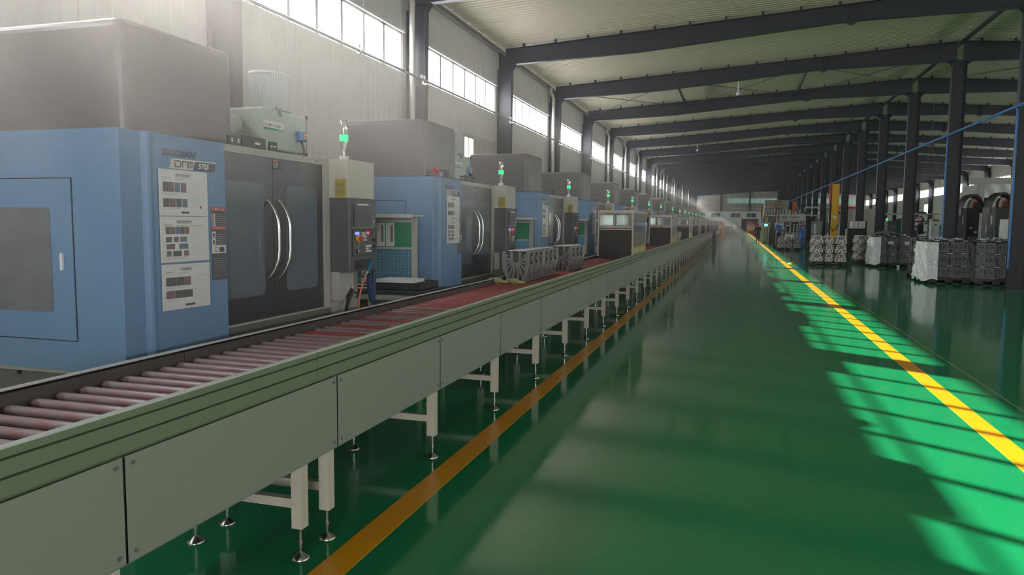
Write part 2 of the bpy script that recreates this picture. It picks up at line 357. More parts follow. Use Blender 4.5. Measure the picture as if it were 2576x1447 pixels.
def window(y0, y1, x, nx):
    global wi
    wi += 1
    f = MB(); t = .045; d0, d1 = x - nx * .09, x - nx * .02
    f.box(d0, d1, y0, y1, WZ0, WZ0 + t); f.box(d0, d1, y0, y1, WZ1 - t, WZ1)
    n = 7
    for i in range(n + 1):
        y = y0 + (y1 - y0) * i / n; f.box(d0, d1, y - .042, y + .042, WZ0, WZ1)
    o = struct(f.build('window_%d' % wi, 'wframe'), 'clerestory window band')
    g = MB(); g.box(x - nx * .055, x - nx * .05, y0, y1, WZ0 + t, WZ1 - t); p = g.build('pane', 'glass', o)
    r = MB(); r.box(x + nx * .0, x + nx * .05, y0 - .1, y1 + .1, WZ1, WZ1 + .07); r.build('head_trim', 'wframe', o)
for k in range(len(FY) - 1): window(FY[k] + GAP0, FY[k + 1] - GAP1, XL, 1)
for k in range(3, len(FY) - 1): window(FY[k] + GAP0, FY[k + 1] - GAP1, XR, -1)

def ceiling_mesh():
    b = MB(); pitch = .21; n = int((YE - YB) / pitch); h = .035
    pr = []
    for i in range(n): y = YB + i * pitch; pr += [(y, 0), (y + .10, 0), (y + .125, h), (y + .185, h)]
    pr.append((YE, 0))
    xs = [XL - .15, XC, XR + .15]; vs = []; fs = []
    for y, d in pr:
        for x in xs: vs.append((x, y, roofz(x) + .06 + d))
    for i in range(len(pr) - 1):
        for j in range(2): a = i * 3 + j; fs.append((a, a + 3, a + 4, a + 1))
    b.add(vs, fs)
    b.add([(x, y, roofz(x) + .16) for y in (YB - .2, YE + .2) for x in xs], [(0, 1, 4, 3), (1, 2, 5, 4)])
    return b
struct(ceiling_mesh().build('ceiling', 'ceil'), 'cream ribbed metal roof deck')

# end wall with windows, white lower block wall and door
b = MB()
EX0, EX1 = -1.8, 20.0
b.box(XL, XR, YE, YE + .15, 3.92, 5.46, 0); b.box(XL, XR, YE, YE + .15, 6.5, 8.35, 0); b.box(XL, EX0, YE, YE + .15, 5.46, 6.5, 0); b.box(EX1, XR, YE, YE + .15, 5.46, 6.5, 0)
b.box(XL, XR, YE - .12, YE + .15, 1.16, 3.92, 1); b.box(XL, XR, YE - .14, YE + .15, 0, 1.16, 2); b.box(XL, XR, YE - .2, YE, 3.86, 4.0, 3)
b.box(XL, XR, YE - .15, YE, 1.16, 1.22, 3)
struct(b.build('wall_end', ['endwall', 'endwhite', 'dado', 'wframe']), 'far end wall, white below and brown panels above')
wi += 1
f = MB(); n = int((EX1 - EX0) / .95)
f.box(EX0, EX1, YE - .03, YE + .03, 5.46, 5.52); f.box(EX0, EX1, YE - .03, YE + .03, 6.44, 6.5)
for i in range(n + 1): x = EX0 + (EX1 - EX0) * i / n; f.box(x - .035, x + .035, YE - .03, YE + .03, 5.46, 6.5)
o = struct(f.build('window_%d' % wi, 'wframe'), 'frosted window band high in the far end wall')
g = MB(); g.box(EX0, EX1, YE + .0, YE + .01, 5.52, 6.44); g.build('pane', 'poly', o)
for xa in (-4.6, -1.0, 1.2 + .6, 5.2):
    wi += 1
    f = MB(); f.box(xa - .06, xa + 1.76, YE - .16, YE - .10, 2.84, 2.92); f.box(xa - .06, xa + 1.76, YE - .16, YE - .10, 3.62, 3.70)
    for q in (xa - .06, xa + .81, xa + 1.68): f.box(q, q + .08, YE - .16, YE - .10, 2.84, 3.7)
    o = struct(f.build('window_%d' % wi, 'wframe'), 'dark sliding window in the white end wall')
    g = MB(); g.box(xa, xa + 1.7, YE - .13, YE - .125, 2.92, 3.62); g.build('pane', 'darkglass', o)
f = MB(); f.box(.95, 3.9, YE - .17, YE - .13, 0, 2.6); o = struct(f.build('door_1', 'panel'), 'dark grey door in the far end wall')
f = MB(); f.box(.87, .95, YE - .2, YE - .1, 0, 2.68); f.box(3.9, 3.98, YE - .2, YE - .1, 0, 2.68); f.box(.87, 3.98, YE - .2, YE - .1, 2.6, 2.68); f.build('door_frame', 'wframe', o)
for i, xa in enumerate((-2.85, 2.3, 7.3, 12.6, 17)):
    f = MB(); f.box(xa - .15, xa + .15, YE - .3, YE - .13, 4.0, roofz(xa) + .05); struct(f.build('steel_post', 'steel'), 'dark steel post on the end wall')
f = MB(); f.box(XL, XR, YE - .06, YE - .02, 4.55, 4.62); struct(f.build('trim_5', 'wframe'), 'pale rail on the end wall')

# portal frames
def isec(b, poly_in, poly_out, y, fw=.2, tw=.02, tf=.016):       # web between two polylines in XZ, flanges along them
    n = len(poly_in)
    for i in range(n - 1):
        a, c, d, e = poly_in[i], poly_in[i + 1], poly_out[i + 1], poly_out[i]
        b.add([(p[0], y + s, p[1]) for s in (-tw / 2, tw / 2) for p in (a, c, d, e)], [(0, 1, 2, 3), (7, 6, 5, 4), (0, 4, 5, 1), (2, 6, 7, 3), (1, 5, 6, 2), (3, 7, 4, 0)])
        for pa, pb in ((a, c), (e, d)): b.bar((pa[0], y, pa[1]), (pb[0], y, pb[1]), fw, tf, up=(0, 0, 1) if abs(pb[0] - pa[0]) > abs(pb[1] - pa[1]) else (1, 0, 0))
def column_left(sgn):
    b = MB(); q = lambda x: x if sgn < 0 else 2 * XC - x
    isec(b, [(q(-7.06), 0), (q(-6.98), 6.55)], [(q(-7.43), 0), (q(-7.43), 6.55)], 0, .22)
    b.add([(q(x), y, z) for y in (-.01, .01) for x, z in ((-6.98, 6.5), (-6.84, 6.72), (-6.98, 6.78), (-7.43, 7.1), (-7.43, 6.5))],
          [(0, 1, 2, 3, 4), (9, 8, 7, 6, 5)] + [(i, 5 + i, 5 + (i + 1) % 5, (i + 1) % 5) for i in range(5)])
    b.bar((q(-6.98), 0, 6.53), (q(-6.84), 0, 6.71), .22, .016)
    return b
def column_mid():
    b = MB(); isec(b, [(7.07, 0), (7.07, 7.5)], [(7.52, 0), (7.52, 7.5)], 0, .22)
    for s in (-1, 1): b.prism([(7.295 + s * .2, 7.25), (7.295 + s * .42, 7.47), (7.295 + s * .2, 7.52)], 'y', -.01, .01)
    b.box(7.0, 7.6, -.12, .12, 0, .03)
    return b
def rafter(sgn):
    q = lambda x: x if sgn < 0 else 2 * XC - x
    b = MB(); top = lambda x: roofz(x) - .06
    xs = [-7.2, -3.0, 2.9, 7.2]
    bot = {-7.2: 6.68, -3.0: 6.86, 2.9: 7.38, 7.2: 7.44}
    isec(b, [(q(x), bot[x]) for x in xs], [(q(x), top(x)) for x in xs], 0, .2)
    for i in range(14):                                            # purlin cleats
        x = -6.6 + i * 1.02; b.box(q(x) - .03, q(x) + .03, -.05, .05, top(x), top(x) + .12)
    b.box(q(2.88) - .02, q(2.88) + .02, -.11, .11, bot[2.9] - .09, top(2.9)); b.prism([(q(2.70), 7.36), (q(3.10), 7.38), (q(2.9), 7.27)], 'y', -.10, .10)
    return b
protos = {}
for key, bl in (('l', column_left(-1)), ('r', column_left(1)), ('m', column_mid()), ('rl', rafter(-1)), ('rr', rafter(1))):
    o = bl.build('steel_column' if key in 'lrm' else 'roof_rafter', 'steel'); protos[key] = o
    o['kind'] = 'structure'; o['group'] = {'l': 'columns along the left wall', 'r': 'columns along the right wall', 'm': 'middle row of columns', 'rl': 'rafters over the left aisle', 'rr': 'rafters over the right aisle'}[key]
    o['label'] = {'l': 'slate steel column against the left wall', 'r': 'slate steel column against the right wall', 'm': 'dark steel column in the middle row', 'rl': 'dark steel rafter over the left aisle', 'rr': 'dark steel rafter over the right aisle'}[key]
first = {k: True for k in protos}
for k, y in enumerate(FY[:-1]):
    for key in protos:
        if key in ('r', 'm', 'rr') and k < 3: continue
        o = protos[key] if first[key] else protos[key].copy()
        if not first[key]: C.objects.link(o)
        first[key] = False; o.location = (0, y, 0)
# ridge strut, eave angles, cross bracing, bay struts
b = MB(); b.cyl((XC, FY[3], roofz(XC) - .12), (XC, YE, roofz(XC) - .12), .07, n=8); struct(b.build('trim_6', 'steel'), 'ridge strut between the column heads')
b = MB(); b.box(XL, XL + .12, YB, YE, roofz(XL) - .06, roofz(XL) - .02); b.box(XL, XL + .03, YB, YE, roofz(XL) - .16, roofz(XL) - .12); struct(b.build('trim_7', 'conduit'), 'eave angle on the left wall')
for yy, lab in ((FY[6], 'fourth'), (FY[11], 'ninth'), (FY[15], 'thirteenth')):
    for i, (x0, x1) in enumerate(((-6.9, -2.45), (-2.45, 2.4), (2.4, 7.2), (7.4, 12.2))):
        b = MB()
        for s in (0, 1):
            xa, xb = (x0, x1) if s == 0 else (x1, x0)
            b.cyl((xa, yy + .1, roofz(xa) - .30), (xb, yy + BAY - .1, roofz(xb) - .30), .014, n=5)
        struct(b.build('brace_rod', 'steel'), 'crossed brace rods under the roof, %s bay' % lab)
    for x in (-2.45, 2.4):
        b = MB(); b.cyl((x, yy, roofz(x) - .28), (x, yy + BAY, roofz(x) - .28), .055, n=8); struct(b.build('roof_strut', 'steel'), 'round strut between two rafters')

# back of the hall, behind the camera: wall with an open gate
b = MB(); b.box(XL, 1.0, YB - .15, YB, 0, 8.4); b.box(5.5, XR, YB - .15, YB, 0, 8.4); b.box(1.0, 5.5, YB - .15, YB, 4.2, 8.4)
struct(b.build('wall_back', 'wall'), 'back wall with an open gate')

# haze hanging in the hall
hz = bpy.data.materials.new('dust_haze'); hz.use_nodes = True; nt = hz.node_tree; nt.nodes.clear()
vo = nt.nodes.new('ShaderNodeOutputMaterial'); vs_ = nt.nodes.new('ShaderNodeVolumeScatter'); vs_.inputs['Color'].default_value = (.97, .95, .97, 1)
vs_.inputs['Density'].default_value = HAZE; vs_.inputs['Anisotropy'].default_value = .85; nt.links.new(vs_.outputs[0], vo.inputs['Volume'])
MT['haze'] = hz
b = MB(); b.box(-6.82, 2.9, YB + .1, YE - .6, .006, 6.6); o = b.build('haze', 'haze'); tag(o, 'thin dusty haze in the sunbeams over the left aisle', 'haze'); o['kind'] = 'stuff'
h2 = hz.copy(); h2.node_tree.nodes['Volume Scatter'].inputs['Density'].default_value = .0115; h2.node_tree.nodes['Volume Scatter'].inputs['Anisotropy'].default_value = .5; h2.node_tree.nodes['Volume Scatter'].inputs['Color'].default_value = (.97, .93, .98, 1); MT['mist'] = h2  # extra haze box, added to give the veiling glare at the left
b = MB(); b.box(-6.8, -1.55, .9, 6.1, .9, 6.5); o = b.build('coolant_mist', 'mist'); tag(o, 'denser coolant mist drifting round the nearest machines', 'mist'); o['kind'] = 'stuff'

# ================================================================ ROLLER CONVEYOR
P = 1.46                                                          # cover length
J0 = 2.043 - 3 * P                                                # first cover joint, behind the camera
CEND = 103.2
cv = thing('roller_conveyor', 'long green and grey roller conveyor with red rollers running down the aisle', 'conveyor', (-2.03, 0, 0))
NX, FX = 0.0, -.87                                                # outer faces, local
y = 3.313 - 2 * 2.92; nsec = 0
while y < CEND:                                                   # rail sections with slots and a pale top strip
    ya, yb = y + .004, min(y + 2.92 - .004, CEND)
    if yb > -2:
        b = MB()
        for z0, z1, dx in ((.899, .952, 0), (.952, .961, -.022), (.961, 1.010, 0), (1.010, 1.019, -.022), (1.019, 1.044, 0)): b.box(NX - .03, NX + dx, ya, yb, z0, z1)
        b.box(NX - .05, NX - .03, ya, yb, .86, 1.03)
        r = b.build('side_rail', 'sage', cv)
        t = MB(); t.box(NX - .026, NX, ya, yb, 1.044, 1.050); t.box(NX - .052, NX - .032, ya, yb, 1.030, 1.042); t.build('wear_strip', 'strip', r)
        if nsec < 45:
            b = MB(); b.box(FX, FX + .03, ya + .02, yb + .02, .86, 1.0); r = b.build('side_rail', 'guard', cv); r['label'] = 'far rail with dark inner guard'
            t = MB(); t.box(FX - .01, FX + .014, ya + .02, yb + .02, 1.0, 1.008); t.box(FX + .016, FX + .03, ya + .02, yb + .02, .992, 1.0); t.build('wear_strip', 'strip', r)
        nsec += 1
    y += 2.92
k = 0
scr = lambda b, yy, zz: b.cyl((NX - .002, yy, zz), (NX + .005, yy, zz), .008, n=8, mi=1)
while J0 + k * P < CEND - .1:
    ya, yb = J0 + k * P + .003, min(J0 + (k + 1) * P - .003, CEND)
    b = MB(); b.box(NX - .004, NX, ya, yb, .497, .885); b.box(NX - .025, NX, ya, ya + .0025, .497, .884); b.box(NX - .025, NX, yb - .0025, yb, .497, .884)
    b.box(NX - .03, NX, ya, yb, .494, .498)
    if yb < 40:
        for yy in (ya + .035, yb - .035):
            for zz in (.855, .53): scr(b, yy, zz)
    b.build('cover_panel', ['cover', 'tank'], cv); k += 1
LEGY = [3.19] + [J0 + k * P - .055 for k in range(1, 200) if J0 + k * P < CEND]
far_leg = MB(); nleg = 0
def leg(b, x, y):
    b.box(x - .03, x + .03, y - .03, y + .03, .165, .87)
    b.cyl((x, y, .02), (x, y, .17), .008, n=8, mi=1); b.cyl((x, y, .075), (x, y, .095), .014, n=6, mi=1)
    b.lathe([(.046, 0), (.046, .006), (.030, .016), (.012, .034), (.0, .036)], (x, y, 0), 14, 1)
for y in LEGY:
    if y < 60:
        for x in (NX - .04, NX - .68): b = MB(); leg(b, x, y); b.build('leg', ['cream', 'chrome'], cv); nleg += 1
        b = MB(); b.box(NX - .66, NX - .06, y - .022, y + .022, .268, .315); b.build('cross_bar', 'cream', cv)
    else:
        leg(far_leg, NX - .04, y); leg(far_leg, NX - .68, y); far_leg.box(NX - .66, NX - .06, y - .022, y + .022, .268, .315)
o = far_leg.build('leg', ['cream', 'chrome'], cv); o['kind'] = 'stuff'; o['label'] = 'rows of cream legs farther down the line'
def roller_mb(y):
    b = MB(); x0, x1, r = FX + .045, NX - .055, .0225; z = .928
    b.tube([(x0, y, z), (x0 + .006, y, z), (x0 + .018, y, z), (x1, y, z)], [.010, .018, r, r], 12); b.cyl((x0 - .02, y, z), (x0 + .01, y, z), .006, n=6)
    return b
RP = .1235; RY0 = 2.2795
pr = {}
nr = 0
for i in range(-7, 93):
    yy = RY0 + RP * i; kind = 'roll_w' if yy < 4.3 or (yy < 6.2 and i % 3) else 'roll_r'
    if kind not in pr: pr[kind] = roller_mb(0).build('roller', kind, cv); o = pr[kind]
    else: o = pr[kind].copy(); C.objects.link(o)
    o.location = (0, yy, 0)
b = MB(); yy = RY0 + RP * 93
while yy < CEND - .1:
    b.cyl((FX + .045, yy, .928), (NX - .055, yy, .928), .0225, n=6, caps=False); yy += RP
o = b.build('roller', 'roll_r', cv); o['kind'] = 'stuff'
b = MB(); b.box(FX + .03, NX - .06, -2, CEND, .80, .81); b.build('drip_tray', 'guard', cv)
b = MB(); b.box(FX, FX + .004, -2, CEND, .497, .86); o = b.build('cover_panel', 'cover', cv); o['label'] = 'far side cover'

# ================================================================ MACHINING CENTRES
MY = [3.315, 7.73, 12.18, 16.95, 21.65, 26.4, 31.1, 37.5, 42.6, 47.3, 51.8, 56.3, 61.3, 66.3, 71.1, 76.0, 81.3, 86.5]
def arc(cx, cz, r, a0, a1, n=5): return [(cx + r * math.cos(math.radians(a0 + (a1 - a0) * i / n)), cz + r * math.sin(math.radians(a0 + (a1 - a0) * i / n))) for i in range(n + 1)]
def make_machine():
    t = thing('machining_centre', 'blue and grey machining centre nearest the camera, three instruction sheets on its front', 'machine tool', (-3.23, MY[0], 0), 0, 'row of machining centres')
    b = MB(); b.box(-2.2, -.04, .03, 2.66, 0, .835); b.box(-2.2, -.03, .02, 2.66, .815, .838, 1)
    for i in range(6): b.box(-.16 - i * .34, -.145 - i * .34, .012, .03, .79, .812, 2)
    b.build('base', ['tank', 'beige', 'black'], t)
    prof = [(-2.2, 0), (-.028, 0), (-.022, .006), (-.022, .15)] + [(-.022 + .0, .16)] + arc(-.022, .20, .03, -60, 40, 5) + [(0, .235), (0, .86), (-2.2, .86)]
    b = MB(); b.prism(prof, 'z', .842, 2.215); b.build('side_cabinet', 'blue', t)
    d = MB(); d.box(-1.30, -.358, -.006, .0, 1.018, 1.94); d.box(-1.305, -.352, -.002, .001, 1.012, 1.946, 1); o = d.build('side_door', ['blue', 'black'], t)
    g = MB(); g.rrect((-.74, -.0065, 1.478), X, Z, .45, .598, .03, .003); g.build('door_window', pm('smoked_window', (.15, .155, .17), .25, noise=.25, nscale=5), o)
    h = MB(); h.rrect((-.432, -.007, 1.47), X, Z, .017, .10, .008, .014); h.build('handle', 'white', o)
    b = MB(); b.box(-1.32, -.23, .265, 1.265, 2.19, 2.895); b.build('hood', 'hood', t, .055, seg=4)
    b = MB(); b.box(-1.52, -1.30, .33, .9, 2.19, 2.38); b.build('rear_cover', 'panel', t, .03)
    b = MB()                                                        # main enclosure with a recess for the doors
    b.box(-2.2, -.075, .86, 2.66, .83, 2.2); b.box(-.075, -.03, .86, 2.2, 2.168, 2.217); b.box(-.075, -.015, 2.118, 2.2, 1.0, 2.217); b.box(-.075, -.03, 2.2, 2.69, .5, 2.217)
    b.box(-2.2, -.03, .88, 2.69, 2.19, 2.217)
    for yy in (2.02, 2.05): b.cyl((-.031, yy, 2.195), (-.027, yy, 2.195), .006, n=8, mi=1)
    b.build('enclosure', ['beige', 'black'], t)
    b = MB(); b.box(-.09, -.012, .86, 2.2, .50, 1.0); b.box(-.09, -.006, .86, 2.2, .992, 1.003, 1); b.build('skirt', [pm('brushed_skirt', (.19, .185, .165), .35, metal=.4, noise=.1, stretch=(1, .2, 6)), 'beige'], t)
    for y0, y1, wy0, wy1, hy in ((.862, 1.432, .70, 1.315, 1.372), (1.437, 2.116, 1.588, 2.026, 1.512)):
        d = MB(); d.box(-.072, -.032, y0, y1, 1.004, 2.166); o = d.build('sliding_door', 'door', t)
        g = MB(); a0 = max(wy0, .863); g.rrect((-.032, (a0 + wy1) / 2, 1.578), Y, Z, wy1 - a0, .80, .045, .004); g.build('door_window', 'win', o)
        h = MB(); h.tube([(-.034, hy - .01, 1.862), (-.012, hy - .008, 1.845), (.022, hy, 1.79), (.045, hy + .004, 1.72), (.052, hy + .005, 1.65), (.052, hy + .005, 1.50), (.045, hy + .004, 1.43), (.022, hy, 1.36), (-.012, hy - .008, 1.305), (-.034, hy - .01, 1.288)], .0115, 10)
        h.build('handle', 'chrome', o)
    b = MB(); b.box(-.031, -.029, 1.437, 1.555, 2.09, 2.163); b.box(-.029, -.0285, 1.44, 1.50, 2.142, 2.158, 1); b.text('U7', (-.0284, 1.445, 2.10), Y, Z, .045, 2)
    b.build('door_sign', ['panel', 'redl', 'white'], t)
    b = MB()
    for y0, y1, z0, z1 in ((.98, 1.12, 2.219, 2.285), (1.13, 1.40, 2.219, 2.300), (1.44, 1.54, 2.219, 2.29)): b.box(-.07, -.06, y0, y1, z0, z1)
    for yy in (1.02, 1.09): b.box(-.0595, -.059, yy - .008, yy + .008, 2.24, 2.27, 1)
    for yy in (1.47, 1.51): b.box(-.0595, -.059, yy - .014, yy + .014, 2.25, 2.262, 1)
    b.box(-.0595, -.059, 1.27, 1.33, 2.25, 2.265, 1); b.build('top_bracket', ['black', 'strip'], t)
    # operator cabinet and panel
    b = MB(); b.box(-.03, .15, 2.195, 2.678, 1.902, 2.222); b.build('control_cabinet', ['beige2'], t, .006)
    b = MB(); b.box(.042, .149, 2.190, 2.194, 1.905, 2.06, 0)
    for i in range(9): b.box(.055, .075 + .05 * ((i * 7) % 5) / 5, 2.1885, 2.190, 2.035 - i * .0135, 2.041 - i * .0135, 1); b.box(.10, .115 + .025 * ((i * 3) % 4) / 4, 2.1885, 2.190, 2.035 - i * .0135, 2.041 - i * .0135, 1)
    b.build('yellow_notice', ['yellow', pm('notice_ink', (.22, .17, .05), .5)], t)
    b = MB(); b.prism([(-.03, 2.205), (.155, 2.205), (.165, 2.215), (.165, 2.675), (.155, 2.688), (-.03, 2.688)], 'z', 1.288, 1.900); op = b.build('operator_panel', 'panel', t, .004)
    b = MB(); b.box(.165, .174, 2.245, 2.64, 1.648, 1.865); b.box(.174, .176, 2.30, 2.565, 1.67, 1.84, 1); b.bar((.182, 2.31, 1.852), (.182, 2.50, 1.852), .008, .012, 2); b.box(.174, .184, 2.25, 2.27, 1.67, 1.86, 3); b.box(.174, .178, 2.615, 2.625, 1.70, 1.72, 4)
    for i in range(5): b.box(.174, .1745, 2.575, 2.625, 1.76 + i * .018, 1.764 + i * .018, 3)
    b.build('screen_door', ['panel_l', 'panel', 'chrome', 'black', 'white'], op)
    b = MB(); b.box(.165, .172, 2.245, 2.65, 1.418, 1.642, 1); b.box(.172, .173, 2.255, 2.64, 1.427, 1.633, 0)
    for r in range(2):
        for c in range(3): b.box(.173, .177, 2.40 + c * .030, 2.42 + c * .030, 1.545 + r * .026, 1.562 + r * .026, 2)
    for r in range(3):
        for c in range(4):
            if r == 1 and c > 1: continue
            b.box(.173, .177, 2.47 + c * .026, 2.487 + c * .026, 1.448 + r * .022, 1.463 + r * .022, 2)
    b.box(.173, .175, 2.395, 2.47, 1.607, 1.617, 3); b.box(.173, .175, 2.395, 2.47, 1.590, 1.600, 3); b.box(.173, .182, 2.59, 2.625, 1.60, 1.618, 4); b.box(.1735, .183, 2.60, 2.61, 1.604, 1.614, 2)
    for yy, zz, r in ((2.61, 1.545, .014), (2.61, 1.49, .013), (2.60, 1.455, .010)): b.cyl((.173, yy, zz), (.190, yy, zz), r, n=12, mi=4)
    b.cyl((.173, 2.318, 1.458), (.185, 2.318, 1.458), .018, n=14, mi=4); b.box(.185, .189, 2.313, 2.323, 1.446, 1.470, 2)
    b.tube([(.174, 2.33, 1.475), (.174, 2.345, 1.50), (.174, 2.35, 1.535)], .002, 5, 3)
    b.build('key_panel', ['panel', 'black', 'white', 'strip', 'black'], op)
    b = MB(); b.box(.173, .176, 2.285, 2.352, 1.597, 1.622); b.build('display', 'bled', op)
    b = MB(); b.box(.173, .177, 2.493, 2.522, 1.60, 1.622); b.build('indicator', 'rled', op)
    b = MB(); b.cyl((.173, 2.335, 1.565), (.190, 2.335, 1.565), .030, n=18, mi=1); b.cyl((.190, 2.335, 1.565), (.212, 2.335, 1.565), .018, .026, n=18); b.cyl((.212, 2.335, 1.565), (.220, 2.335, 1.565), .026, .018, n=18)
    b.build('emergency_stop', ['red', 'yellowp'], op)
    b = MB(); b.rrect((.1652, 2.452, 1.345), Y, Z, .34, .082, .016, .001); b.build('recess', 'black', op)
    b = MB(); b.tube([(.10, 2.50, 1.288), (.10, 2.50, 1.235), (.12, 2.52, 1.228), (.13, 2.60, 1.228), (.12, 2.635, 1.235), (.10, 2.635, 1.288)], .010, 6); b.build('grab_handle', 'black', op)
    b = MB(); b.prism([(2.225, 1.285), (2.225, 1.045), (2.29, 1.045), (2.40, 1.125), (2.47, 1.165), (2.47, 1.285)], 'x', -.03, .055)
    b.build('lower_cover', 'beige', t)
    pts = []; rr = []
    for i in range(60):
        u = i / 59; th = u * PI; yy = 2.66 + .13 * u + .02 * math.sin(th); zz = 1.42 - .36 * math.sin(th) ** .8 - (.12 * (1 - u)); pts.append((.10 - .02 * u, yy, zz)); rr.append(.028 if i % 2 else .021)
    b = MB(); b.tube(pts, rr, 9); b.build('cable_sleeve', 'pipe_cable', t)
    # tower light
    b = MB(); x, yy = .02, 2.385; b.box(x - .03, x + .03, yy - .03, yy - .018, 2.222, 2.262); b.box(x - .03, x + .03, yy + .018, yy + .03, 2.222, 2.262); b.cyl((x, yy, 2.222), (x, yy, 2.30), .012, n=10)
    tw = b.build('tower_light', 'white', t)
    b = MB(); b.lathe([(.013, 2.285), (.014, 2.31), (.030, 2.365), (.034, 2.385)], (x, yy, 0), 16); b.build('neck', 'lens2', tw)
    b = MB(); b.lathe([(.034, 2.385), (.036, 2.39), (.036, 2.435), (.034, 2.44)], (x, yy, 0), 16); b.build('green_lamp', 'gled', tw)
    b = MB(); b.lathe([(.034, 2.44), (.036, 2.445), (.036, 2.545), (.030, 2.560), (0, 2.565)], (x, yy, 0), 16); b.build('clear_lens', 'lens2', tw)
    # lettering, model plate, warning strip
    b = MB(); b.text('DOOSAN', (.0015, .300, 2.094), Y, Z, .048, 0, .22, .0036, sx=1.34); b.build('lettering', 'plated', t)
    b = MB(); s = .018
    b.add([(.002, .352, 2.018), (.002, .570 - s * .6, 2.018), (.002, .570 + s * .6, 2.079), (.002, .352 + s * 1.4, 2.079)], [(0, 1, 2, 3)])
    b.add([(.002, .570 - s * .6, 2.018), (.002, .757, 2.018), (.002, .757 + s, 2.079), (.002, .570 + s * .6, 2.079)], [(0, 1, 2, 3)], 1)
    b.add([(.0025, .40, 2.073), (.0025, .775, 2.073), (.0025, .776, 2.079), (.0025, .40, 2.079)], [(0, 1, 2, 3)], 2)
    
    def st(pts, mi=1):
        for (a0, c0), (a1, c1) in zip(pts[:-1], pts[1:]): b.bar((.0032, a0, c0), (.0032, a1, c1), .0065, .0012, mi, up=(1, 0, 0))
    st([(.400, 2.031), (.444, 2.031), (.453, 2.040), (.453, 2.057), (.444, 2.066), (.400, 2.066)]); st([(.404, 2.031), (.404, 2.056)])
    st([(.468, 2.028), (.468, 2.066), (.500, 2.066), (.507, 2.060), (.507, 2.028)]); st([(.521, 2.028), (.521, 2.066), (.565, 2.066), (.572, 2.060), (.572, 2.028)][:5] if False else [(.519, 2.028), (.519, 2.066), (.553, 2.066), (.558, 2.061), (.558, 2.028)]); st([(.538, 2.028), (.538, 2.066)])
    b.text('5705', (.003, .605, 2.032), Y, Z, .046, 2, .2, .0012, sx=1.05)
    b.build('model_plate', ['platew', 'plated', 'white'], t)
    b = MB(); y0, y1 = .709, .853; b.quad((.0015, y0, 1.325), Y, Z, y1 - y0, .472, 0); e = .002
    b.quad((e, y0, 1.772), Y, Z, y1 - y0, .024, 1); b.quad((e, y0, 1.652), Y, Z, y1 - y0, .022, 1)
    b.text('⚠ 警告 Warning', (e + .0005, y0 + .072, 1.777), Y, Z, .016, 2, centre=True); b.text('⚠ 警告 Warning', (e + .0005, y0 + .072, 1.657), Y, Z, .016, 2, centre=True)
    for i in range(4): b.quad((e, y0 + .006, 1.737 - i * .021), Y, Z, .036, .017, 2); b.quad((e + .0004, y0 + .012, 1.741 - i * .021), Y, Z, .018, .010, 0)
    for i in range(2): b.quad((e, y0 + .006, 1.60 - i * .045), Y, Z, .036, .040, 2); b.quad((e + .0004, y0 + .014, 1.606 - i * .045), Y, Z, .020, .022, 0)
    for i in range(16): b.quad((e, y0 + .048, 1.748 - i * .0125 - (.03 if i > 7 else 0)), Y, Z, .085, .002, 3)
    b.quad((e, y0 + .004, 1.498), Y, Z, .136, .052, 2); b.rrect((e + .0004, y0 + .045, 1.524), Y, Z, .036, .036, .018, 0, 1); b.rrect((e + .0006, y0 + .045, 1.524), Y, Z, .026, .026, .013, 0, 2); b.quad((e + .0004, y0 + .075, 1.505), Y, Z, .05, .034, 0)
    b.text('安全说明', (e + .0005, y0 + .072, 1.480), Y, Z, .014, 4, centre=True)
    for i in range(9): b.quad((e, y0 + .012, 1.462 - i * .014), Y, Z, .12, .0018, 3)
    b.build('warning_strip', ['panel', 'redl', 'paper', 'inkl', 'green'], t)
    return t
MT['pipe_cable'] = pm('navy_sleeve', (.015, .05, .13), .6); MT['lens2'] = pm('tower_lens', (.60, .60, .55), .12, metal=.6)
MT['platew'] = pm('plate_silver', (.58, .53, .46), .35); MT['plated'] = pm('plate_navy', (.03, .04, .07), .35)
m0 = make_machine()
machines = [m0]
for i in range(1, len(MY)):
    lab = {1: 'second machining centre from the camera, red air gun lying on top of its blue cabinet',
           2: 'third machining centre from the camera, behind the engine blocks on the conveyor',
           3: 'fourth machining centre from the camera, just before the first conveyor enclosure'}.get(i, '%s machining centre from the camera in the row behind the conveyor' % ORD[i])
    machines.append(dup(m0, (-3.23, MY[i], 0), lab))

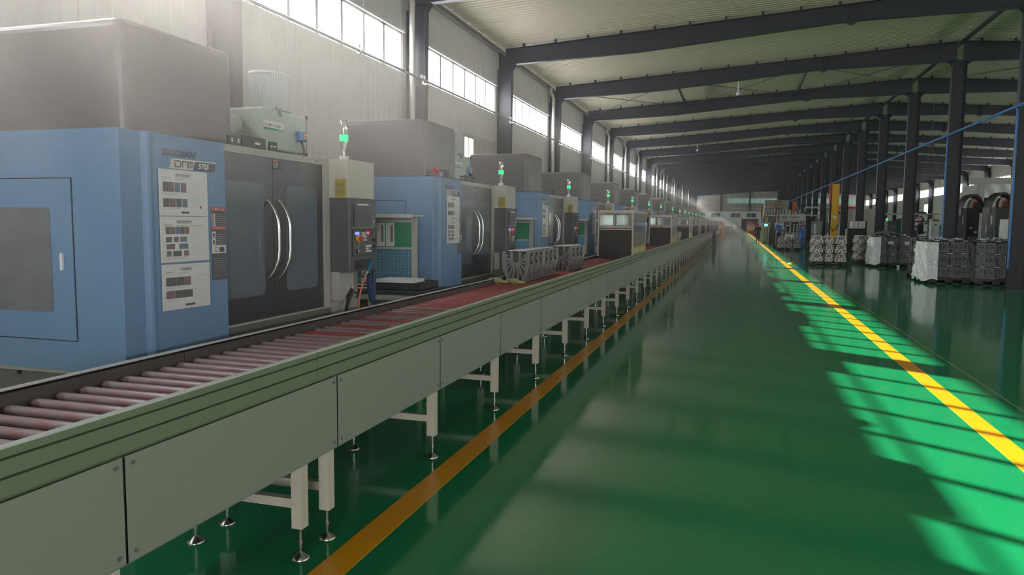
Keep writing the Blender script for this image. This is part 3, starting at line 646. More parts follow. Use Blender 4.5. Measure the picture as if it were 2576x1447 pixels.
# oil mist collectors on the machine roofs
def make_collector():
    t = thing('oil_mist_collector', 'pale green oil mist collector with drum filter on the nearest machine', 'mist collector', (-3.23, MY[0], 2.222), 0, 'oil mist collectors on the machines')
    b = MB(); b.box(-1.12, -.57, 2.095, 2.755, .09, .435); b.build('body', 'collector', t, .018)
    b = MB(); b.box(-1.10, -.60, 2.15, 2.20, 0, .092); b.box(-1.10, -.60, 2.60, 2.65, 0, .092); b.build('feet', 'beige', t)
    b = MB()
    for zz in (.43, .095): b.box(-.585, -.562, 2.745, 2.765, zz - .018, zz + .012)
    b.box(-.575, -.572, 2.755, 2.761, .09, .435); b.build('end_trim', 'black', t, .006)
    b = MB(); n = 96; cx, cy_ = -.80, 2.53
    for zz0, zz1, r in ((.44, .775, .176),):
        vs = []; fs = []
        for i in range(n):
            a = 2 * PI * i / n; q = r - (.008 if i % 2 else 0); vs += [(cx + q * math.cos(a), cy_ + q * math.sin(a), zz0), (cx + q * math.cos(a), cy_ + q * math.sin(a), zz1)]
        for i in range(n): j = (i + 1) % n; fs.append((2 * i, 2 * j, 2 * j + 1, 2 * i + 1))
        b.add(vs, fs)
    for zz in [.47 + .019 * i for i in range(16)]: b.lathe([(.172, zz), (.1765, zz + .001), (.172, zz + .002)], (cx, cy_, 0), 48, 1)
    b.lathe([(.178, .770), (.182, .780), (.178, .790), (0, .790)], (cx, cy_, 0), 40, 1); b.lathe([(.19, .436), (.19, .452), (.172, .455)], (cx, cy_, 0), 40, 2)
    b.build('filter_drum', ['filterp', 'strip', 'pipe_b'], t)
    b = MB(); b.bar((-.60, 2.33, .46), (-.56, 2.33, .395), .03, .012); b.bar((-.56, 2.33, .45), (-.556, 2.33, .38), .02, .006); b.build('clamp', 'tank', t)
    b = MB(); pts = []; rr = []
    for i in range(40): pts.append((-.84, 2.095 - .826 * i / 39, .29)); rr.append(.082 if i % 2 else .074)
    b.tube(pts, rr, 18); b.build('duct_hose', 'strip', t)
    b = MB(); b.quad((-.5695, 2.105, .262), Y, Z, .29, .068, 0); b.quad((-.5693, 2.105, .252), Y, Z, .29, .020, 1); b.text('OIL MIST PURIFIER', (-.569, 2.115, .283), Y, Z, .030, 2, 0, .0006, sx=.98)
    b.quad((-.569, 2.30, .258), Y, Z, .085, .008, 0); b.quad((-.5693, 2.53, .335), Y, Z, .04, .012, 3)
    b.build('name_label', ['paper', 'green', 'ink', 'yellow'], t)
    b = MB(); b.box(-.568, -.515, 2.575, 2.67, .20, .285); b.quad((-.5145, 2.625, .225), Y, Z, .04, .045, 1); b.quad((-.5143, 2.634, .233), Y, Z, .022, .022, 2); b.build('switch_box', ['pipe_b', 'yellowp', 'red'], t, .008)
    b = MB(); b.tube([(-.54, 2.62, .20), (-.52, 2.625, .13), (-.515, 2.62, .07), (-.53, 2.58, .03), (-.54, 2.52, .005)], .012, 8); b.build('power_cable', 'black', t)
    return t
MT['collector'] = pm('pale_green_enamel', (.42, .50, .43), .4, bump=.04, bscale=200); MT['filterp'] = pm('pleated_filter', (.46, .47, .48), .6)
c0 = make_collector()
for i in range(1, len(MY)):
    if i in (2, 3): continue
    dup(c0, (-3.23, MY[i], 2.222), 'pale green oil mist collector on the %s machine from the camera' % ORD[i])

# instruction sheets
def sheet_mb(kind):
    w, h = .415, .274; b = MB(); b.box(0, .003, 0, w, 0, h, 0); x = .0034
    def ln(y0, y1, z0, z1, mi): b.quad((x, y0, z0), Y, Z, y1 - y0, z1 - z0, mi)
    t = .0012
    for z in (.012, .262): ln(.02, .395, z, z + t, 2)
    for y in (.02, .395): ln(y, y + t, .012, .262, 2)
    title = {0: '操作作业指导书', 1: '设备点检指导书', 2: '作业指导书'}[kind]
    b.text(title, (x + .0003, .20, .236), Y, Z, .019, 1, 0, .0003, centre=True); ln(.14, .26, .232, .233, 1)
    ln(.03, .10, .226, .228, 1); ln(.03, .07, .217, .2185, 2); ln(.03, .06, .209, .2105, 2); ln(.13, .21, .219, .2205, 1); ln(.13, .19, .210, .2115, 2)
    if kind == 0:
        for y0, y1, mi in ((.03, .075, 3), (.076, .118, 4), (.124, .172, 5), (.178, .226, 4)): ln(y0, y1, .142, .200, mi)
        for y0, y1, mi in ((.03, .080, 3), (.081, .132, 4), (.137, .182, 3), (.188, .232, 5)): ln(y0, y1, .052, .103, mi)
        for i in range(3): ln(.03, .20 - .03 * i, .134 - i * .006, .136 - i * .006, 2)
        for i in range(2): ln(.03, .16 - .03 * i, .044 - i * .006, .046 - i * .006, 2)
        ln(.18, .245, .015, .027, 1)
        for i in range(15): ln(.24, .385 - .012 * ((i * 5) % 6), .198 - i * .0105, .1995 - i * .0105, 2)
        b.rrect((x, .35, .055), Y, Z, .018, .018, .009, 0, 6)
    elif kind == 1:
        for q in range(5): ln(.042 + q * .04, .080 + q * .04, .168, .212, 3 + q % 3)
        for r, row in enumerate((((.042, .092), (.108, .148), (.160, .218)), ((.045, .115), (.150, .228)), ((.045, .086), (.098, .170), (.190, .232)))):
            for q, (y0, y1) in enumerate(row): ln(y0, y1, .120 - r * .042, .152 - r * .042, 3 + (q + r) % 3)
        for i in range(3): ln(.03, .22, .018 + i * .007, .0192 + i * .007, 6)
        ln(.03, .08, .217, .221, 7); ln(.25, .36, .217, .220, 7)
        for i in range(17): ln(.25, .385 - .01 * ((i * 7) % 5), .206 - i * .0105, .2072 - i * .0105, 2)
    else:
        for y0, y1, mi in ((.03, .113, 3), (.115, .185, 3), (.186, .240, 4)): ln(y0, y1, .143, .195, mi)
        for y0, y1, mi in ((.03, .098, 4), (.101, .255, 3)): ln(y0, y1, .068, .115, mi)
        for i in range(2): ln(.03, .22 - .04 * i, .134 - i * .006, .136 - i * .006, 2); ln(.03, .14, .058 - i * .006, .060 - i * .006, 2)
        ln(.19, .275, .016, .030, 1)
        for i in range(15): ln(.262, .388 - .012 * ((i * 5) % 6), .198 - i * .0105, .1995 - i * .0105, 2)
    return b
SH = ['paper', 'ink', 'inkl', 'photo1', 'photo2', 'photo3', 'redl', 'yellow']
sheets = [sheet_mb(k).build('instruction_sheet', SH) for k in range(3)]
pos = ('top', 'middle', 'bottom')
for i in range(7):
    for k in range(3 if i == 0 else 2):
        o = sheets[k] if i == 0 else sheets[k].copy()
        if i: C.objects.link(o)
        o.location = (-3.2255, MY[i] + .262 + (.0 if i == 0 else .09), (1.7365, 1.459, 1.174)[k] + (0 if k < 2 else 0)); o.rotation_euler = (0, 0, 0)
        tag(o, '%s printed instruction sheet on the blue front of the %s machine' % (pos[k] if i == 0 or k == 0 else 'lower', 'nearest' if i == 0 else ORD[i]), 'sheet', 'instruction sheets on the machine fronts')
sheets[2].rotation_euler = (math.radians(-.6), 0, 0)

# red air gun and small box on the second machine's cabinet
g = thing('air_gun', 'red air blow gun lying on top of the second machine', 'air gun', (-3.33, MY[1] + .30, 2.222))
b = MB(); b.bar((0, -.06, .085), (0, .075, .105), .03, .035); b.bar((0, .02, .09), (0, .06, .015), .026, .03); b.cyl((0, -.06, .085), (0, -.16, .012), .009, n=8); b.build('body', 'red', g, .006)
b = MB(); b.tube([(0, -.02, .075), (0, .0, .05), (0, .015, .045)], .005, 6); b.build('trigger', 'black', g)
b = MB(); b.cyl((0, .06, .015), (.0, .07, 0), .012, n=8); b.build('hose_fitting', 'chrome', g)
g = thing('junction_box', 'small dark box with blue label on top of the second machine', 'box', (-3.34, MY[1] + .47, 2.217))
b = MB(); b.box(-.06, .06, -.05, .10, 0, .10); b.build('body', 'panel', g, .004)
b = MB(); b.quad((-.05, -.0512, .015), X, Z, .1, .07, 0); b.text('W', (-.022, -.0516, .028), X, Z, .05, 1); b.build('label_plate', ['steelb', 'white'], g)
o = MB(); o.tube([(0, -.08, .012), (0, -.03, .03), (0, .02, .012)], .012, 7); o = o.build('hose_coupling', 'chrome', None, loc=(-3.34, MY[1] + .12, 2.218)); tag(o, 'small chrome hose coupling on top of the second machine', 'coupling')

# air hose with blue gun hooked in the nearest machine's panel
a = thing('air_hose', 'orange air hose with a blue gun hooked into the nearest machine panel', 'air hose', (-3.04, MY[0] + 2.35, 1.31))
b = MB(); b.tube([(.06, .0, -.02), (.055, .04, .012), (.05, .09, .045), (.02, .12, .06)], [.018, .024, .024, .016], 10); b.build('gun_handle', 'greenblue', a)
b = MB(); b.cyl((.06, 0, -.02), (.06, -.03, -.045), .014, n=10); b.cyl((.06, -.03, -.045), (.06, -.055, -.068), .010, n=10); b.cyl((.06, -.012, -.03), (.06, -.018, -.035), .019, n=6); b.build('coupling', 'chrome', a)
b = MB(); P0 = [(.06, -.055, -.068), (.06, -.09, -.12), (.055, -.125, -.20), (.05, -.14, -.28), (.05, -.135, -.36), (.05, -.12, -.42), (.045, -.11, -.47), (-.02, -.05, -.60), (-.10, .1, -.75)]
b.tube(P0, .0085, 8); b.build('hose', 'orange', a)
n = thing('coolant_nozzle', 'black flexible coolant nozzle clipped to the front of the nearest machine', 'nozzle', (-3.24, MY[0] + 2.47, 1.06))
b = MB(); b.cyl((-.02, -.02, .03), (.012, -.02, .03), .045, n=18); b.build('socket_plate', 'beige', n)
b = MB(); b.cyl((.03, .03, .10), (.035, .01, .05), .012, n=8); b.build('fitting', 'chrome', n)
b = MB(); b.tube([(.035, .012, .055), (.04, -.02, .02), (.045, -.06, -.03), (.05, -.10, -.09), (.055, -.135, -.15), (.06, -.16, -.20), (.06, -.17, -.26)], [.02, .024, .020, .017, .016, .010, .009], 10)
b.tube([(.04, 0, .03), (.07, .03, .03), (.075, .05, .0), (.06, .045, -.02)], .009, 7); b.build('nozzle_body', 'black', n)

# ---------------------------------------------------------------- workbenches between the machines
def make_bench(col, holecol, legs):
    t = thing('workbench', 'workbench beside the nearest machine with green notice board and dark top', 'workbench', (-3.05, 6.93, 0), 0, 'workbenches between the machines')
    W = 1.15
    b = MB(); b.box(-W, 0, 0, .70, .955, .995, 0); b.build('worktop', 'topdark', t, .003)
    b = MB(); b.box(-W, -.005, .005, .03, .90, .955); b.box(-.03, -.005, .03, .66, .90, .955); b.box(-W, -W + .04, .03, .66, .90, .955)
    b.build('top_frame', 'beige', t)
    for x in (-.045, -.60, -W):
        for y in (.01, .63): b = MB(); b.box(x, x + .04, y, y + .04, 0, .90); b.build('leg', 'beige', t)
    d = MB(); d.box(-.55, -.06, .03, .60, .25, .895); o = d.build('drawer_cabinet', 'tank', t, .004)
    for z in (.27, .48, .69): h = MB(); h.box(-.53, -.08, .022, .03, z, z + .19); q = h.build('drawer', 'tank', o); 
    y0 = .665
    b = MB(); b.box(-W, -W + .05, y0, y0 + .05, .995, 1.76); b.box(-.40, -.345, y0, y0 + .05, .995, 1.76); b.box(-W + .05, -.40, y0 + .004, y0 + .046, 1.70, 1.73); b.box(-W + .05, -.40, y0 + .004, y0 + .04, 1.40, 1.425); b.build('board_frame', 'beige', t)
    b = MB(); b.box(-W + .05, -.40, y0 + .01, y0 + .03, .995, 1.40, 0)
    nx, nz = 15, 11
    for i in range(nx):
        for j in range(nz):
            if (i * 3 + j * 5) % 17 == 0: continue
            b.quad((-W + .09 + i * .044, y0 + .0095, 1.03 + j * .033), X, Z, .011, .011, 1)
    b.build('pegboard', [col, holecol], t)
    b = MB(); b.box(-W + .05, -.40, y0 + .01, y0 + .03, 1.425, 1.70); b.build('notice_board', 'green', t)
    b = MB(); b.box(-W - .1, -.27, y0 - .24, y0 + .06, 1.765, 1.782); b.box(-W - .1, -.27, y0 - .25, y0 - .24, 1.752, 1.790); b.build('canopy_shelf', 'beige2', t)
    b = MB(); b.rrect((-W + .16, y0 - .001, 1.16), X, Z, .055, .075, .008, .012); b.rrect((-W + .16, y0 - .014, 1.175), X, Z, .03, .022, .005, .001, 1); b.rrect((-W + .16, y0 - .014, 1.145), X, Z, .03, .022, .005, .001, 1); b.box(-W + .125, -W + .195, y0 - .01, y0 + .01, 1.02, 1.11); b.build('wall_socket', ['beige2', 'strip'], t)
    return t
MT['topdark'] = pm('dark_worktop', (.018, .032, .030), .35)
MT['holewhite'] = pm('peg_hole_light', (.40, .45, .45), .6)
bench = make_bench('teal', 'holewhite', 0)
b2 = make_bench('cyan', 'teal', 0); b2.location = (-3.05 + .12, 11.42, 0); b2['label'] = 'workbench before the third machine, empty green board over a blue pegboard'
b3 = dup(b2, (-3.05 + .12, 16.2, 0), 'workbench before the fourth machine, close to the first enclosure')
# things on the nearest bench
WT = .996
for i, (x, lab) in enumerate(((-.832, 'left'), (-.716, 'right'))):
    b = MB(); b.box(0, .104, -.002, 0, 0, .262, 0)
    for k in range(20): b.quad((.012, -.0023, .245 - k * .0118), X, Z, .035 + .015 * ((k * 7) % 4) / 4, .0014, 1)
    b.quad((.06, -.0024, .05), X, Z, .026, .185, 2)
    o = b.build('checklist_sheet', ['paper', 'inkl', 'photo1'], None, loc=(-3.05 + x, 6.93 + .674, 1.432)); tag(o, 'white checklist sheet pinned on the green board, the %s of the two' % lab, 'sheet', 'checklists on the green board')
t = thing('parts_tray', 'long black plastic tray lying on the workbench', 'tray', (-3.10, 6.955, WT))
b = MB(); b.box(-.62, -.02, .10, .62, 0, .012); b.box(-.62, -.02, .10, .115, .0, .075); b.box(-.62, -.02, .605, .62, 0, .075); b.box(-.62, -.605, .10, .62, 0, .075); b.box(-.035, -.02, .10, .62, 0, .075); b.box(-.60, -.04, .12, .60, .05, .06); b.build('tray_body', 'black', t, .004)
b = MB(); b.box(-.06, -.03, .30, .42, .075, .082); b.build('grip', 'panel', t)
t = thing('ring_binder', 'white ring binder lying on the black tray', 'binder', (-3.18, 7.02, WT + .078))
b = MB(); b.box(-.42, 0, .02, .34, .0, .003); b.box(-.42, 0, .02, .34, .030, .033); b.box(-.42, 0, .017, .02, 0, .033); b.build('cover', 'white', t)
b = MB(); b.box(-.40, -.01, .03, .33, .004, .029); b.build('pages', 'paper', t)
t = MB()
for i in range(5):
    a = .2 * i - .35; cx, cy_ = -.10 + .045 * i, .07 + .012 * (i % 3); z = .001 + .0014 * i
    u = Vector((math.cos(a), math.sin(a), .02 * (i % 2))); v = Vector((-math.sin(a), math.cos(a), 0))
    t.add([Vector((cx, cy_, z)) + u * s1 * .105 + v * s2 * .05 + Z * (.012 if (s1 > 0) == (i % 2 == 0) else 0) for s1, s2 in ((-1, -1), (1, -1), (1, 1), (-1, 1))], [(0, 1, 2, 3)])
o = t.build('crumpled_papers', 'paper', None, loc=(-3.86, 6.95, WT)); tag(o, 'loose white papers on the front of the workbench', 'papers'); o['kind'] = 'stuff'
b = MB(); b.box(-.17, .17, -.05, .05, 0, .018); b.box(-.16, .16, -.045, .045, .018, .022, 1); o = b.build('document_folder', ['black', 'strip'], None, loc=(-3.91, 7.32, WT)); tag(o, 'dark document folder behind the loose papers', 'folder')
t = thing('cloth_bag', 'yellow and red bag stowed under the workbench', 'bag', (-3.86, 7.18, .70))
b = MB(); b.lathe([(.0, 0), (.10, .01), (.15, .06), (.14, .12), (.08, .16), (0, .17)], (0, 0, 0), 14); b.build('bag_body', 'bagy', t)
b = MB(); b.lathe([(.151, .02), (.158, .06), (.151, .10)], (0.02, 0, 0), 14); b.build('red_band', 'red', t)
b = MB(); b.box(-4.25, -3.62, 6.95, 7.60, .66, .70); o = b.build('bench_shelf', 'tank'); o.parent = bench; o.location = (3.05, -6.93, 0)

# ---------------------------------------------------------------- conveyor enclosures
def make_tunnel():
    t = thing('conveyor_enclosure', 'nearest glazed enclosure over the conveyor with black curtain and polished side', 'enclosure', (-2.05, 15.55, 0), 0, 'enclosures over the conveyor')
    L, W, z0, z1 = 2.2, .72, 1.0, 1.955; p = .035
    for x, nm in ((0, 0), (-W, 1)):
        for y in (0, L):
            b = MB(); b.box(x - p / 2 - .005, x + p / 2 - .005, y - p / 2, y + p / 2, z0 + (.052 if x == 0 else .01), z1); b.build('post', 'alup', t, .004)
    b = MB()
    for y in (0, L):
        b.box(-W, 0, y - .02, y + .02, z1 - .03, z1 + .012); b.box(-W, 0, y - .014, y + .014, 1.565, 1.585); b.box(-W, 0, y - .010, y + .010, 1.61, 1.635)
    for x in (-.005, -W - .005): b.box(x - .02, x + .02, 0, L, z1 - .03, z1 + .012)
    b.build('top_rail', 'alup', t)
    b = MB(); b.box(-W, 0, 0, L, z1 + .012, z1 + .018); b.build('roof_sheet', 'alup', t)
    for y in (0, L):
        f = MB(); f.box(-W + .02, -.02, y - .016, y - .004, 1.638, 1.652); f.box(-W + .02, -.02, y - .016, y - .004, 1.905, 1.92); f.box(-W + .02, -W + .034, y - .016, y - .004, 1.638, 1.92); f.box(-.034, -.02, y - .016, y - .004, 1.638, 1.92); f.box(-W * .55, -W * .55 + .014, y - .016, y - .004, 1.638, 1.92)
        f = f.build('window_frame', 'beige2', t); g = MB(); g.box(-W + .03, -.03, y - .011, y - .007, 1.65, 1.91); g.build('pane', 'pane', f)
        c = MB(); N = 1
        for i in range(N): xa = -W + .02 + (W - .045) * i / N; c.box(xa, xa + (W - .045) / N - .0008, y + .004 + .002 * (i % 2), y + .009 + .002 * (i % 2), .962, 1.565)
        c.build('curtain', 'curtain', t)
    b = MB(); b.box(.004, .008, .02, L - .02, 1.052, z1 - .03); b.build('side_plate', 'polished', t)
    b = MB(); b.box(-W - .008, -W - .004, .02, L - .02, 1.02, z1 - .03); b.build('side_plate', 'polished', t)
    b = MB(); b.tube([(-W - .03, -.02, 1.78), (-W - .06, -.04, 1.70), (-W - .05, -.05, 1.45), (-W - .05, -.04, 1.25), (-W - .03, -.02, 1.15)], .008, 6); b.box(-W - .05, -W - .025, -.05, -.02, 1.08, 1.22); b.build('cable', 'conduit', t)
    return t
TY = [15.55, 25.2, 35.3, 44.2, 53.8, 63.0, 72.5, 82.0, 91.5]
tn = make_tunnel()
for i in range(1, len(TY)): dup(tn, (-2.05, TY[i], 0), '%s enclosure over the conveyor counting from the camera' % ORD[i])

# ---------------------------------------------------------------- engine blocks
def engine_block(L=.78, mat='alu'):
    b = MB(); Wd, H = .34, .39; y0, y1 = 0, L
    half = [(-.10, 0), (.10, 0), (.115, .06), (.155, .13), (.17, .22), (.17, .38), (-.17, .38), (-.17, .22), (-.155, .13), (-.115, .06)]
    core = [(x * .88, .012 + z * .95) for x, z in half]
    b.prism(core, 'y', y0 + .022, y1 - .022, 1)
    for y in (y0, y1 - .02):                                        # end faces with rim, saddle and ribs
        n = len(half); s = -1 if y == y0 else 1; yf = y if s < 0 else y + .02
        for i in range(n):
            p, q = half[i], half[(i + 1) % n]
            if min(p[1], q[1]) > .37: continue
            b.bar((p[0], yf, p[1]), (q[0], yf, q[1]), .030, .016, up=(0, 1, 0))
        R = .052; c = (0, .30)
        for r, wd in ((.056, .010), (.082, .036)):
            A = [(c[0] + r * math.cos(math.radians(180 + 18 * k)), c[1] - .02 + r * math.sin(math.radians(180 + 18 * k))) for k in range(11)]
            for k in range(10): b.bar((A[k][0], yf, A[k][1]), (A[k + 1][0], yf, A[k + 1][1]), .034 if r < .06 else .016, wd, up=(0, 1, 0))
            if r < .06:
                for sx in (-1, 1): b.bar((sx * r, yf, .28), (sx * r, yf, .385), .034, .018, up=(0, 1, 0))
        for a in (200, 222, 244, 260, 280, 296, 318, 340):
            ca, sa = math.cos(math.radians(a)), math.sin(math.radians(a)); r1 = .22 if abs(sa) > .75 else .165
            b.bar((c[0] + .085 * ca, yf, .28 + .085 * sa), (c[0] + r1 * ca, yf, max(.01, .28 + r1 * 1.15 * sa)), 0.022, .0065, up=(0, 1, 0))
        for sx in (-1, 1):
            b.bar((sx * .085, yf, .285), (sx * .165, yf, .285), .03, .010, up=(0, 1, 0)); b.cyl((sx * .13, yf + s * .012, .33), (sx * .13, yf - s * .01, .33), .022, n=10)
            for zz, xx in ((.03, .095), (.10, .14), (.20, .165), (.36, .165)): b.cyl((sx * xx, yf + s * .020, zz), (sx * xx, yf - s * .02, zz), .012, n=8)
        for xx, zz in ((.055, .14), (.055, .115), (-.04, .07)): b.cyl((xx, yf + s * .014, zz), (xx, yf, zz), .012, n=8)
    for sx in (-1, 1):                                              # side walls: bulkhead ribs, crossed ribs, bosses, flanges
        X0 = sx * .158
        b.box(sx * .135, sx * .178, y0, y1, .368, .388); b.box(sx * .10, sx * .150, y0, y1, 0, .018); b.box(sx * .15, sx * .168, y0, y1, .205, .22)
        ny = 3
        for i in range(ny + 1):
            yy = y0 + .02 + (L - .04) * i / ny; b.prism([(sx * .10, 0), (sx * .125, .01), (sx * .172, .14), (sx * .178, .22), (sx * .178, .385), (sx * .14, .385)], 'y', yy - .009, yy + .009)
            if i < ny:
                ya, yb = yy + .01, yy + (L - .04) / ny - .01
                b.bar((X0, ya, .225), (X0, yb, .365), .010, .018, up=(1, 0, 0)); b.bar((X0, yb, .225), (X0, ya, .365), .010, .018, up=(1, 0, 0))
                ym = (ya + yb) / 2; b.cyl((sx * .13, ym, .30), (sx * .170, ym, .30), .014, n=10)
                b.cyl((sx * .10, ym - .03, .11), (sx * .165, ym - .03, .11), .024, n=10); b.cyl((sx * .10, ym + .04, .06), (sx * .145, ym + .04, .06), .018, n=8)
                b.box(sx * .12, sx * .160, ym + .025, ym + .05, .08, .19); b.box(sx * .11, sx * .152, ym - .07, ym - .055, .02, .17); b.bar((sx * .155, ya, .20), (sx * .125, yb, .05), .010, .02, up=(1, 0, 0))
                b.cyl((sx * .14, ym, .378), (sx * .14, ym, .398), .012, n=8)
    for i in range(4):                                              # bearing webs and open bores seen from above
        yy = y0 + .12 + i * (L - .24) / 3; b.lathe([(.060, .376), (.072, .392), (.060, .392), (.056, .30)], (0, yy, 0), 16)
    for yy in (.1, .35, .6): b.bar((-.12, yy, .395), (.12, yy + .1, .40), .018, .012)
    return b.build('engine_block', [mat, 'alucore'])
eb = engine_block(); eb.location = (-2.70, 9.16, .9505); eb['group'] = 'engine blocks on the conveyor'
tag(eb, 'aluminium engine block nearest on the conveyor, ribbed end facing the camera', 'engine block', 'engine blocks on the conveyor')
for loc, rz, lab in (((-2.70, 9.98, .9505), 0, 'aluminium engine block standing right behind the nearest one'), ((-2.62, 11.38, .9505), -.05, 'darker engine block third from the camera on the conveyor'),
                     ((-2.45, 29.2, .9505), 0, 'engine block between the second and third conveyor enclosures'), ((-2.45, 32.2, .9505), 0, 'engine block just before the third conveyor enclosure'), ((-2.5, 19.2, .9505), 0, 'engine block just past the first enclosure')):
    o = eb.copy(); C.objects.link(o); o.location = loc; o.rotation_euler = (0, 0, rz); o['label'] = lab
# glove pair
def glove(nm, loc, rz, lab):
    t = thing(nm, lab, 'glove', loc, rz, 'work gloves on the conveyor')
    b = MB(); rg = random.Random(int(loc[1] * 100))
    b.tube([(-.13, 0, .03), (-.09, .005, .034), (-.04, .0, .03), (.0, -.004, .026), (.03, 0, .02)], [.028, .038, .044, .046, .034], 10)
    for k in range(4):
        yy = -.036 + k * .024; b.tube([(.02, yy, .022), (.055, yy * 1.2, .028), (.085, yy * 1.35 + .006, .022), (.105 - .01 * abs(k - 1.5), yy * 1.4 + .012, .012)], [.015, .014, .013, .009], 7)
    b.tube([(-.05, .035, .022), (-.01, .068, .024), (.03, .078, .016)], [.017, .015, .010], 7); b.build('knit_body', 'glove', t)
    b = MB(); b.lathe([(.03, -.02), (.036, -.01), (.032, 0), (.037, .01), (.032, .02)], (0, 0, 0), 10); o = b.build('cuff', 'glove', t); o.location = (-.14, 0, .034); o.rotation_euler = (0, PI / 2, 0)
glove('work_glove', (-2.80, 8.80, .951), -.35, 'yellowish knit work glove on the rollers, the one toward the machine'); glove('work_glove', (-2.58, 8.78, .951), -.5, 'yellowish knit work glove next to the nearest engine block')

# ================================================================ low windows, pipes and fittings of the hall
for (x, nx, ya, yb, za, zb, extra) in ((XL, 1, 19.9, 20.75, 3.25, 4.12, 2.1), (XR, -1, 98.6, 102.4, 2.97, 4.25, 0)):
    wi += 1
    f = MB(); t = .06
    f.box(x - nx * .10, x + nx * .03, ya - t, ya + t, za, zb); f.box(x - nx * .10, x + nx * .03, yb - t, yb, za, zb); f.box(x - nx * .10, x + nx * .03, ya - t, yb + extra, zb - .02, zb + .10); f.box(x - nx * .10, x + nx * .06, ya - t, yb + extra, za - .05, za)
    f.box(x - nx * .1, x + nx * .02, (ya + yb) / 2 - .03, (ya + yb) / 2 + .03, za, zb)
    if extra: f.box(x, x + nx * .035, yb, yb + 1.0, za, zb); f.box(x, x + nx * .05, yb + 1.0, yb + extra, za, zb)
    o = struct(f.build('window_%d' % wi, 'beige2'), 'low window in the side wall'); g = MB(); g.box(x - nx * .06, x - nx * .055, ya, yb, za, zb); g.build('pane', 'glass', o)
b = MB(); b.cyl((-6.90, YB + .2, 4.90), (-6.90, YE - .3, 4.90), .026, n=10)
for y in FY[:-1]:
    b.box(-7.0, -6.86, y - .24, y - .20, 4.82, 4.85); b.box(-6.99, -6.95, y - .24, y - .20, 4.82, 4.95)
    for q in (.0, .10, .2): b.cyl((-6.90, y - .5 + q, 4.9), (-6.90, y - .5 + q, 5.0), .018, n=6)
    b.cyl((-6.90, y - 3.4, 4.9), (-6.90, y - 3.35, 4.9), .06, n=8); b.cyl((-6.9, y - 3.38, 4.9), (-6.9, y - 3.38, 5.02), .02, n=6)
tag(b.build('wall_pipe', 'conduit'), 'galvanised air pipe running along the left wall below the windows', 'pipe')
for k in (4, 6, 8, 9, 10, 12, 13, 15, 17, 19):
    b = MB(); y = FY[k] - .27; b.tube([(-7.22, y, 0), (-7.22, y, 6.65), (-7.26, y, 6.8), (-7.34, y, 6.95), (-7.34, y, 7.12)], .065, 12)
    for z in (1.5, 3.4, 5.2, 6.6): b.lathe([(.072, z), (.072, z + .06)], (-7.22, y, 0), 12)
    tag(b.build('downpipe', 'pipe_w'), 'white rainwater downpipe beside the %s left wall column' % ORD[k - 3], 'downpipe', 'downpipes along the left wall')
p0 = None
for k in range(3, 14):
    y = FY[k] + 3.95; lab = 'thin ceiling bar with a drop wire, %s bay along the left wall' % ORD[k - 3]
    if p0 is None:
        p0 = thing('drop_bar', lab, 'fitting', (-7.05, y, 0), 0, 'drop bars along the left wall')
        b = MB(); b.cyl((-.32, 0, 7.20), (.70, 0, 7.245), .012, n=6); b.box(-.02, .02, -.02, .02, 7.18, 7.26); b.build('bar', 'conduit', p0)
        b = MB(); b.cyl((0, 0, 5.35), (0, 0, 7.2), .005, n=5); b.build('wire', 'conduit', p0)
    else: dup(p0, (-7.05, y, 0), lab)
l0 = None
for k in range(4, 17):
    for x, sd in ((-2.1, 'left'), (1.6, 'right')):
        lab = '%s hanging lamp at the %s rafter from the camera' % (sd, ORD[k - 3])
        loc = (x, FY[k] + .42, roofz(x) - .38)
        if l0 is None:
            l0 = thing('ceiling_lamp', lab, 'lamp', loc, 0, 'hanging lamps under the roof')
            b = MB(); b.bar((-.33, 0, 0), (.33, 0, .03), .05, .03); b.tube([(-.08, 0, .03), (0, 0, .12), (.08, 0, .03)], .012, 6); b.cyl((0, 0, .1), (0, 0, .36), .012, n=6); b.build('housing', 'panel', l0)
            for q in (-.22, 0, .22): b = MB(); b.lathe([(.045, 0), (.06, -.03), (.03, -.055), (0, -.06)], (q, 0, -.01), 10); b.build('lens', 'white', l0)
        else: dup(l0, loc, lab)
cam0 = None
for x, y, z, lab in ((-.1, FY[6], 6.78, 'white security camera hung under the fourth rafter'), (-2.6, FY[9], 6.62, 'white security camera hung under the seventh rafter')):
    t = thing('security_camera', lab, 'camera', (x, y, z), 0, 'security cameras under the roof')
    b = MB(); b.cyl((0, 0, -.1), (0, 0, .3), .02, n=8); b.lathe([(.0, -.24), (.06, -.21), (.075, -.16), (.06, -.10), (0, -.09)], (0, 0, 0), 12); b.build('dome', 'white', t)
    b = MB(); b.lathe([(.0, -.245), (.045, -.22), (.055, -.19)], (0, 0, 0), 12); b.build('lens', 'black', t)
t = thing('air_pipe', 'blue compressed air pipe along the middle row of columns with drops at each column', 'pipe', (7.0, 0, 4.87))
b = MB(); b.cyl((0, FY[3] + 2, 0), (0, 128, 0), .042, n=10)
for i in range(34): yy = FY[3] + 3 + i * 3.4; b.cyl((0, yy, 0), (0, yy + .04, 0), .056, n=8)
b.build('main_pipe', 'pipe_b', t)
for k in range(5, 7):
    b = MB(); y = FY[k] - .16; b.tube([(0, y + .06, -.02), (.03, y, -.12), (.03, y, -4.30)], .024 if k < 8 else .03, 8)
    for z in (-1.0, -2.2, -3.4): b.box(.0, .08, y - .03, y + .03, z, z + .02)
    b.build('drop_pipe', 'pipe_b', t)

